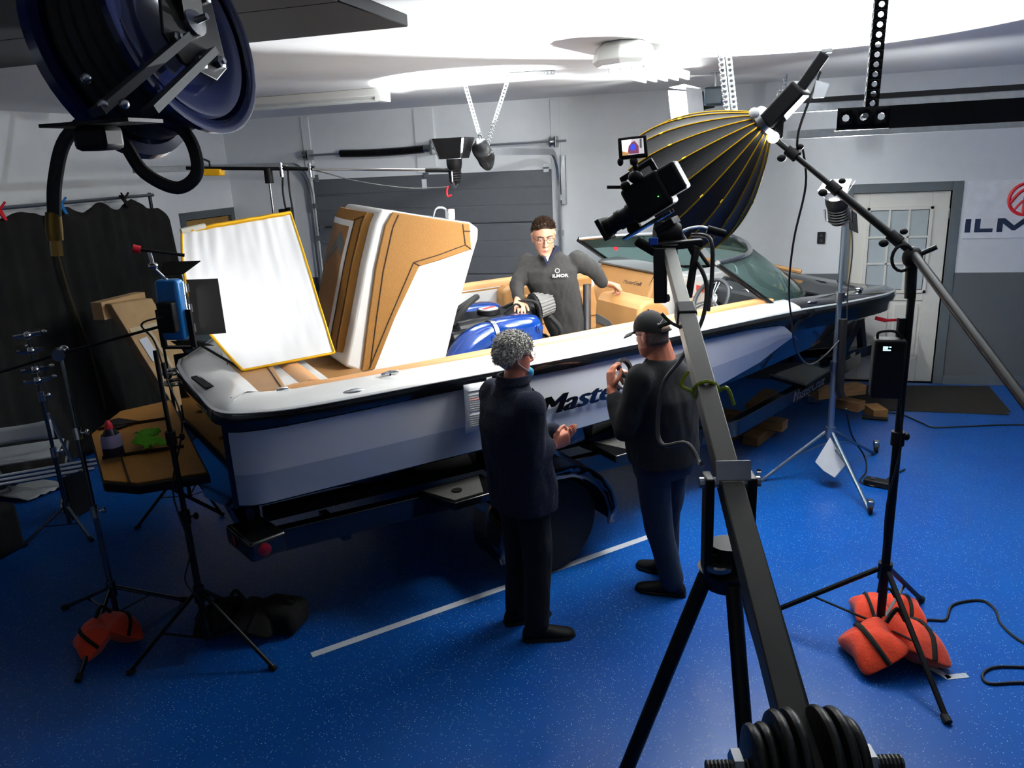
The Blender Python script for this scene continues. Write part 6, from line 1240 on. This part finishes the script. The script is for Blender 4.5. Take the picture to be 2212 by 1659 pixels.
def shoe(par, an, toe, mt, L=.27, h=.09):
    an, toe = V(an), V(toe); d = toe-an; d.z = 0; d.normalize(); r = d.cross(Z); g = V((an.x, an.y, an.z)); rings = []
    for t, w_, hh in ((-.075, .022, .05), (-.065, .034, .075), (-.03, .038, .095), (.02, .040, .10), (.07, .044, .075), (.12, .049, .058), (.16, .046, .048), (.185, .032, .04), (.195, .014, .025)):
        c = g+d*t*L/.27; q = []
        for k in range(16):
            a = 2*PI*k/16; zz = hh/2+hh/2*math.sin(a); ww = w_*(1-.15*max(0, math.sin(a)))
            q.append(V((c.x, c.y, an.z))+r*ww*math.copysign(abs(math.cos(a))**.7, math.cos(a))+Z*max(.012, zz))
        rings.append(q)
    m = MB(); m.loft(rings); s_ = m.build('shoe', mt, par, sharp=60)
    m = MB(); m.loft([[V((p.x, p.y, an.z+.002)) if k < 8 else V((p.x, p.y, an.z+.02)) for k, p in enumerate([g+d*t*L/.27+r*w_*math.cos(2*PI*k/16)*1.06 for k in range(16)])] for t, w_ in ((-.078, .02), (-.06, .036), (0, .041), (.1, .05), (.16, .047), (.197, .014))]); m.build('sole', RUBBER, s_)
# --- the man standing in the boat behind the engine
t = thing('person', 'man in glasses and grey sweater standing in the boat with hands on engine and seat', 'person', (-1.25, 5.95, .80))
F1 = V((.26, -.96, 0)).normalized(); R1 = V((F1.y, -F1.x, 0))            # his own right is at the left of the picture
ch, pv = V((-1.375, 5.83, 1.64)), V((-1.235, 5.98, 1.09))
shR, shL = V((-1.565, 5.82, 1.78)), V((-1.165, 5.90, 1.785)); elR, wrR = V((-1.615, 5.70, 1.63)), V((-1.575, 5.575, 1.525)); elL, wrL = V((-1.06, 5.93, 1.70)), V((-.985, 6.0, 1.585))
hc, hf, hu = V((-1.405, 5.775, 1.975)), V((.34, -.90, -.26)), V((.05, -.2, 1))
Rr = (shR-shL).normalized(); Fr = F1
m = MB(); L1 = head(m, hc, hf, hu, 1.12)
limb(m, [V((-1.38, 5.84, 1.80)), V((-1.395, 5.80, 1.90))], [.062, .058])
torso(m, [(pv, R1, F1, .12, .07), (pv.lerp(ch, .4), R1, F1, .12, .07), (ch, Rr, Fr, .15, .09), (V((-1.375, 5.85, 1.78)), Rr, Fr, .13, .08)])
for s_, e_, w_ in ((shR, elR, wrR), (shL, elL, wrL)): limb(m, [s_, e_, w_], [.036, .036, .027])
hand(m, wrR, (.18, -.45, -.16), (-.05, -.2, -1), (.9, .35, 0), (.25, .45, .5), 1.08, .10, .3)
hand(m, wrL, (.75, .45, -.28), (.15, -.25, -1), (.3, -.9, 0), (.8, 1.1, .9), 1.2, .03, .7)
kL, kR, fL, fR = V((-1.05, 5.88, 1.0)), V((-1.31, 5.80, 1.0)), V((-1.15, 6.10, .84)), V((-1.40, 6.05, .84))
hipL, hipR = pv-R1*.09-Z*.02, pv+R1*.09-Z*.02
for a, b, c_ in ((hipL, kL, fL), (hipR, kR, fR)): limb(m, [a, b, c_], [.06, .05, .038])
remesh(m, .0045, 3).build('body', SKIN, t, sharp=180)
SW = mat('grey_heather_knit', '#2e2d2c', .95, var=.10, scale=60, bump=.3, bscale=240); NAVYC = mat('navy_collar', '#141a33', .8)
m = MB(); torso(m, [(pv.lerp(ch, .2), R1, F1, .168, .135), (pv.lerp(ch, .38), R1, F1, .17, .135), (pv.lerp(ch, .55), Rr.lerp(R1, .4), F1, .175, .14), (ch, Rr, Fr, .205, .145), (ch+V((-.002, .0, .08)), Rr, Fr, .205, .13), (V((-1.372, 5.85, 1.80)), Rr, Fr, .15, .09), (V((-1.375, 5.845, 1.845)), Rr, Fr, .085, .072), (V((-1.38, 5.835, 1.875)), Rr, Fr, .076, .07)])
limb(m, [shR+V((.012, .005, -.01)), elR, wrR+V((0, .03, .005))], [.078, .060, .044]); limb(m, [shL+V((-.012, 0, -.01)), elL, wrL+V((-.015, -.02, .012))], [.082, .064, .047])
swt = remesh(m, .009, 6, .007, 16).build('sweater', SW, t, sharp=180)
m = MB(); torso(m, [(V((-1.379, 5.835, 1.86)), Rr, Fr, .080, .074), (V((-1.381, 5.83, 1.895)), Rr, Fr, .078, .078), (V((-1.381, 5.83, 1.896)), Rr, Fr, .068, .066), (V((-1.379, 5.835, 1.86)), Rr, Fr, .068, .064)]); m.build('collar', NAVYC, swt)
cf = V((-1.355, 5.70, 1.80)); m = MB(); m.tube([V((-1.43, 5.745, 1.895)), V((-1.365, 5.685, 1.775)), V((-1.30, 5.75, 1.905))], [.012, .013, .012], 8); m.build('collar_edge', NAVYC, swt)
m = MB(); m.prism([V((-1.405, 5.735, 1.87)), V((-1.345, 5.735, 1.875)), V((-1.365, 5.70, 1.80))], (0, .02, 0)); m.build('undershirt', mat('white_tee', '#cfcfcd', .8), swt)
m = MB(); text(m, 'ILMOR', .032, V((-1.325, 5.668, 1.685)), -R1, V((.05, -.12, 1)), bold=.001, extrude=.004, sx=1.25); m.tube([V((-1.285, 5.668, 1.735))-R1*.016*math.cos(a*PI/8)+Z*.016*math.sin(a*PI/8) for a in range(16)], .003, 6, closed=True); m.build('chest_logo', mat('pale_thread', '#b9b9b6', .7), swt)
JEAN = mat('dark_jeans', '#16263a', .9, var=.15, scale=40, bump=.3, bscale=200)
m = MB(); torso(m, [(pv-Z*.10, R1, F1, .165, .115), (pv, R1, F1, .18, .12), (pv.lerp(ch, .3), R1, F1, .155, .122)])
for a, b, c_ in ((hipL, kL, fL), (hipR, kR, fR)): limb(m, [a, b, c_], [.10, .078, .06])
remesh(m, .012, 5, .005).build('jeans', JEAN, t, sharp=180)
for f in (fL, fR): shoe(t, V((f.x, f.y, .80)), V((f.x+.07, f.y-.26, .80)), BLACK)
DH = mat('dark_brown_hair', '#38271a', .6, var=.2); eyes(t, L1, 1.12); brows(t, L1, DH)
scalp(L1, 0, DH, t, 2400, .026, 4, ff=.56, bk=.08, sd=.32, lift=.7, flow=(0, .3, .5), wd=.0018)
m = MB(); m.tube([L1(-.022, .086, -.0645), L1(0, .0955, -.063), L1(.022, .086, -.0645)], [.003, .005, .003], 8); m.build('lips', LIPS, t)
gl = glasses(t, L1, mat('dark_frame', '#2b2b2f', .3, .5))
# --- grey haired man in the navy fleece
t = thing('person', 'grey haired man in navy fleece with blue face mask standing beside the hull', 'person', (-1.05, 3.68, 0))
F2 = V((.62, .785, 0)).normalized(); R2_ = V((F2.y, -F2.x, 0))
nk = V((-1.085, 3.66, 1.44)); ch = V((-1.085, 3.665, 1.24)); pv = V((-1.06, 3.675, .90))
shR, shL = nk+R2_*.175-Z*.08-F2*.01, nk-R2_*.175-Z*.08-F2*.01; elR, wrR = V((-.985, 3.545, 1.055)), V((-.885, 3.665, 1.125)); elL, wrL = V((-1.10, 3.93, 1.07)), V((-.90, 3.80, 1.135))
hc, hf, hu = V((-1.075, 3.675, 1.595)), V((.74, .66, -.10)), V((.08, .08, 1))
m = MB(); L2 = head(m, hc, hf, hu, 1.0)
limb(m, [nk-Z*.03, nk+V((.02, .015, .09))], [.06, .055]); torso(m, [(pv, R2_, F2, .15, .10), (ch, R2_, F2, .16, .11), (nk-Z*.06, R2_, F2, .12, .07)])
limb(m, [shR, elR, wrR], [.05, .04, .027]); limb(m, [shL, elL, wrL], [.05, .04, .027])
hand(m, wrR, (.62, .52, .18), (-.45, .75, .2), (0, -.1, 1), (.55, .8, .6), 1., .04, .6); hand(m, wrL, (.80, -.35, .05), (.2, -.3, .95), (.3, .9, .2), (.6, .7, .5), 1., .04, .6)
anR, anL = V((-.995, 3.60, 0)), V((-1.145, 3.735, 0)); hipR, hipL = pv+R2_*.085, pv-R2_*.085
for a, b in ((hipR, anR), (hipL, anL)): limb(m, [a, a.lerp(b, .5)+F2*.02, b+Z*.08], [.075, .05, .038])
remesh(m, .005, 3).build('body', SKIN2, t, sharp=180)
FLC = mat('navy_fleece', '#0f1629', 1., var=.15, scale=50, bump=.5, bscale=160)
m = MB(); torso(m, [(pv-Z*.13, R2_, F2, .20, .155), (pv, R2_, F2, .205, .16), (pv.lerp(ch, .5)-F2*.01, R2_, F2, .195, .155), (ch-F2*.015, R2_, F2, .205, .15), (ch+Z*.09-F2*.015, R2_, F2, .205, .13), (nk-Z*.05-F2*.01, R2_, F2, .15, .095), (nk-Z*.0, R2_, F2, .085, .08), (nk+Z*.035, R2_, F2, .076, .078)])
limb(m, [shR-R2_*.02, elR, wrR-V((.03, .03, .0))], [.088, .074, .055]); limb(m, [shL+R2_*.02, elL, wrL-V((.02, -.02, 0))], [.088, .074, .055])
fl_ = remesh(m, .009, 6, .010, 9).build('fleece_jacket', FLC, t, sharp=180)
m = MB(); torso(m, [(nk+Z*.02+F2*.005, R2_, F2, .088, .088), (nk+Z*.06+F2*.012, R2_, F2, .080, .082), (nk+Z*.06+F2*.012, R2_, F2, .070, .072), (nk+Z*.02, R2_, F2, .076, .076)]); m.build('collar', FLC, fl_)
m = MB(); m.prism([nk+F2*.10+R2_*.02-Z*.02, nk+F2*.155+R2_*.04-Z*.10, nk+F2*.15+R2_*.05-Z*.26, nk+F2*.12+R2_*.075-Z*.2], R2_*.02); m.build('lapel', FLC, fl_, bevel=.008)
PANT = mat('black_trousers', '#0d0e12', .95, bump=.3, bscale=120)
m = MB(); torso(m, [(pv-Z*.12, R2_, F2, .165, .12), (pv, R2_, F2, .175, .125)])
for a, b in ((hipR, anR), (hipL, anL)): limb(m, [a, a.lerp(b, .5)+F2*.02, b+Z*.10], [.10, .078, .068])
remesh(m, .012, 5, .006).build('trousers', PANT, t, sharp=180)
shoe(t, anR, anR+V((.26, .10, 0)), BLACK, .29); shoe(t, anL, anL+V((.2, .14, 0)), BLACK, .28)
G1 = mat('grey_hair', '#c9c6be', .6, var=.2, scale=60); G2 = mat('dark_grey_hair', '#86837c', .6, var=.25)
scalp(L2, 0, G1, t, 4200, .036, 9, ff=.34, bk=.45, sd=.14, lift=.14, wave=.008, flow=(0, -.45, -.45), wd=.003, mt2=G2)
m = MB(); m.loft([[L2(x, y, z) for x, z in ((-.05, -.060), (.05, -.060), (.045, -.10), (.02, -.128), (-.02, -.128), (-.045, -.10))] for y in (.05, .104)]); mk = m.build('face_mask', mat('blue_mask', '#4aa6cf', .8, var=.05), t, bevel=.02, seg=3)
m = MB()
for sg in (-1, 1): m.tube(spline([L2(.048*sg, .07, -.075), L2(.07*sg, .02, -.045), L2(.082*sg, -.012, -.02), L2(.083*sg, -.02, .012)], 5), .0018, 6)
m.build('ear_loop', mat('white_elastic', '#d8d8d8', .7), mk); glasses(t, L2, mat('wire_frame', '#4a3d33', .3, .8)); eyes(t, L2); brows(t, L2, G2)
m = MB(); m.tube([wrR+V((.012*math.cos(a*PI/8), .03*math.cos(a*PI/8)*.0, 0))+V((.0, .026*math.cos(a*PI/8), .026*math.sin(a*PI/8))) for a in range(16)], .004, 6, closed=True); m.build('wrist_band', BLACK, t)
# --- man in the black cap holding rolls of tape
t = thing('person', 'man in black cap and dark long sleeved shirt holding rolls of tape beside the hull', 'person', (-.36, 4.25, 0))
F3 = V((-.80, .60, 0)); F3.normalize(); R3 = V((F3.y, -F3.x, 0))
nk = V((-.375, 4.215, 1.45)); ch = V((-.375, 4.235, 1.24)); pv = V((-.375, 4.265, .90))
shR, shL = nk+R3*.195-Z*.075, nk-R3*.195-Z*.075; elL, wrL = V((-.565, 4.055, 1.085)), V((-.655, 4.175, 1.28)); elR, wrR = V((-.42, 4.49, 1.09)), V((-.62, 4.43, 1.27))
hc, hf, hu = V((-.435, 4.20, 1.595)), V((-.80, .58, -.20)), V((-.20, .11, 1))
m = MB(); L3 = head(m, hc, hf, hu, 1.03, 1.08); limb(m, [nk-Z*.04+F3*-.005, nk+V((-.03, .01, .08))], [.080, .073]); pass
torso(m, [(pv, R3, F3, .16, .13), (ch, R3, F3, .17, .13), (nk-Z*.06, R3, F3, .13, .08)])
limb(m, [shR, elR, wrR], [.055, .043, .03]); limb(m, [shL, elL, wrL], [.055, .043, .03])
hand(m, wrL, (-.10, .30, .95), (.75, .55, -.1), (.6, -.75, .2), (.35, .6, .5), 1.05, .04, .5); hand(m, wrR, (-.1, -.55, .6), (-.2, -.6, -.5), (-.8, -.2, .2), (.5, .7, .5), 1.05, .04, .5)
anL, anR = V((-.315, 4.20, 0)), V((-.36, 4.43, 0)); hipL, hipR = pv-R3*.095, pv+R3*.095
for a, b in ((hipL, anL), (hipR, anR)): limb(m, [a, a.lerp(b, .5)+F3*.03, b+Z*.08], [.08, .055, .04])
remesh(m, .005, 3).build('body', SKIN2, t, sharp=180)
SHT = mat('black_jersey', '#101215', .9, var=.12, scale=30, bump=.3, bscale=200)
m = MB(); torso(m, [(pv-Z*.06, R3, F3, .20, .185), (pv+Z*.04+F3*.01, R3, F3, .205, .20), (pv.lerp(ch, .5)+F3*.015, R3, F3, .20, .195), (ch, R3, F3, .21, .165), (ch+Z*.09, R3, F3, .215, .135), (nk-Z*.045, R3, F3, .16, .10), (nk-Z*.005, R3, F3, .095, .088), (nk+Z*.012, R3, F3, .082, .082)])
limb(m, [shR-R3*.02, elR, wrR-V((-.03, -.01, .02))], [.085, .068, .050]); limb(m, [shL+R3*.02, elL, wrL-V((-.02, .02, .05))], [.085, .068, .050])
sh_ = remesh(m, .009, 6, .009, 10).build('shirt', SHT, t, sharp=180)
m = MB(); torso(m, [(pv-Z*.14, R3, F3, .175, .15), (pv, R3, F3, .185, .165)])
for a, b in ((hipL, anL), (hipR, anR)): limb(m, [a, a.lerp(b, .5)+F3*.03, b+Z*.10], [.108, .085, .07])
remesh(m, .012, 5, .008, 9).build('jeans', JEAN, t, sharp=180)
shoe(t, anL, anL+V((-.28, .02, 0)), BLACK, .30); shoe(t, anR, anR+V((-.26, .09, 0)), BLACK, .29)
CAP = mat('black_cotton_cap', '#17181a', .9, var=.1, bump=.25, bscale=180)
m = MB(); rings = []
for q in range(11):
    th = PI/2*q/10*1.04; rings.append([L3(.083*math.sin(th)*math.sin(2*PI*k/32)*(1.0), -.006+.106*math.sin(th)*math.cos(2*PI*k/32), .038+.094*math.cos(th)-.018*max(0, -math.cos(2*PI*k/32))*math.sin(th)) for k in range(32)])
m.loft(rings[1:], True, False); cpz = MB(); cpz.v, cpz.f, cpz.m = m.v, m.f, m.m; cpz.add(rings[1], [tuple(range(32))]); cap_ = cpz.build('cap', CAP, t, sharp=60)
m = MB(); m.loft([[L3(x*(.072-.012*k*k/9), .085+.028*k-.012*abs(x)**2*k/2, .030-.005*k-.018*abs(x)**1.6) for x in [(-1+2*j/10) for j in range(11)]] for k in range(4)], False, False); m.build('brim', CAP, cap_, solid=.005)
m = MB(); m.ell(L3(0, -.006, .133), (.006, .006, .004)); m.build('button', CAP, cap_)
m = MB(); cw = lambda a, z: L3(-.0855*math.sin(a), -.006-.1095*math.cos(a), z)
m.add([cw(.62, .062), cw(.55, .054), cw(.50, .052), cw(.22, .078), cw(.47, .060), cw(.54, .062)], [(0, 1, 2, 3, 4, 5)]); m.build('tick_logo', mat('white_thread', '#d0d0cc', .7), cap_, solid=.002)
m = MB(); m.loft([[cw(a, z) for a, z in ((.42, .026), (.3, .040), (.1, .046), (-.1, .046), (-.3, .038), (-.42, .024))], [cw(a, .018) for a in (.42, .3, .1, -.1, -.3, -.42)]], False, False); m.build('strap_opening', mat('pale_scalp', '#a98a70', .6), cap_, solid=.001)
m = MB(); m.tube([cw(a, .014) for a in (.5, .25, 0, -.25, -.5)], .006, 6); m.build('strap', BLACK, cap_)
m = MB(); rings = []
for q in range(5): z = .02-.018*q; rings.append([L3(-(.0765-.002*q)*math.sin(a), -.012-(.0905-.004*q)*math.cos(a), z) for a in [(-1.45+2.9*k/20) for k in range(21)]])
m.loft(rings, False, False); m.build('cropped_hair', mat('cropped_grey_hair', '#5f5046', .9, var=.3, scale=120, bump=.3), t, solid=.002)
glasses(t, L3, mat('dark_frame', '#2b2b2f')); eyes(t, L3); brows(t, L3, G2)
tp = wrL+V((.005, .085, .055)); 
for k, (o, mt, lb, r_) in enumerate(((V((.03, -.035, -.015)), mat('white_tape', '#d2d4d6', .5), 'white roll of tape held by the man in the black cap', .055), (V((.045, .03, .035)), BLACK, 'black roll of tape held behind the white roll by the man in the black cap', .06))):
    m = MB(); m.lathe(tp+o, V((.72, -.35, .45)), [(0, r_*.68), (0, r_), (.024, r_), (.024, r_*.68), (0, r_*.68)], 30, cap=False); tag(m.build('tape_roll', mt), lb, 'tape', 'rolls of tape in hand')
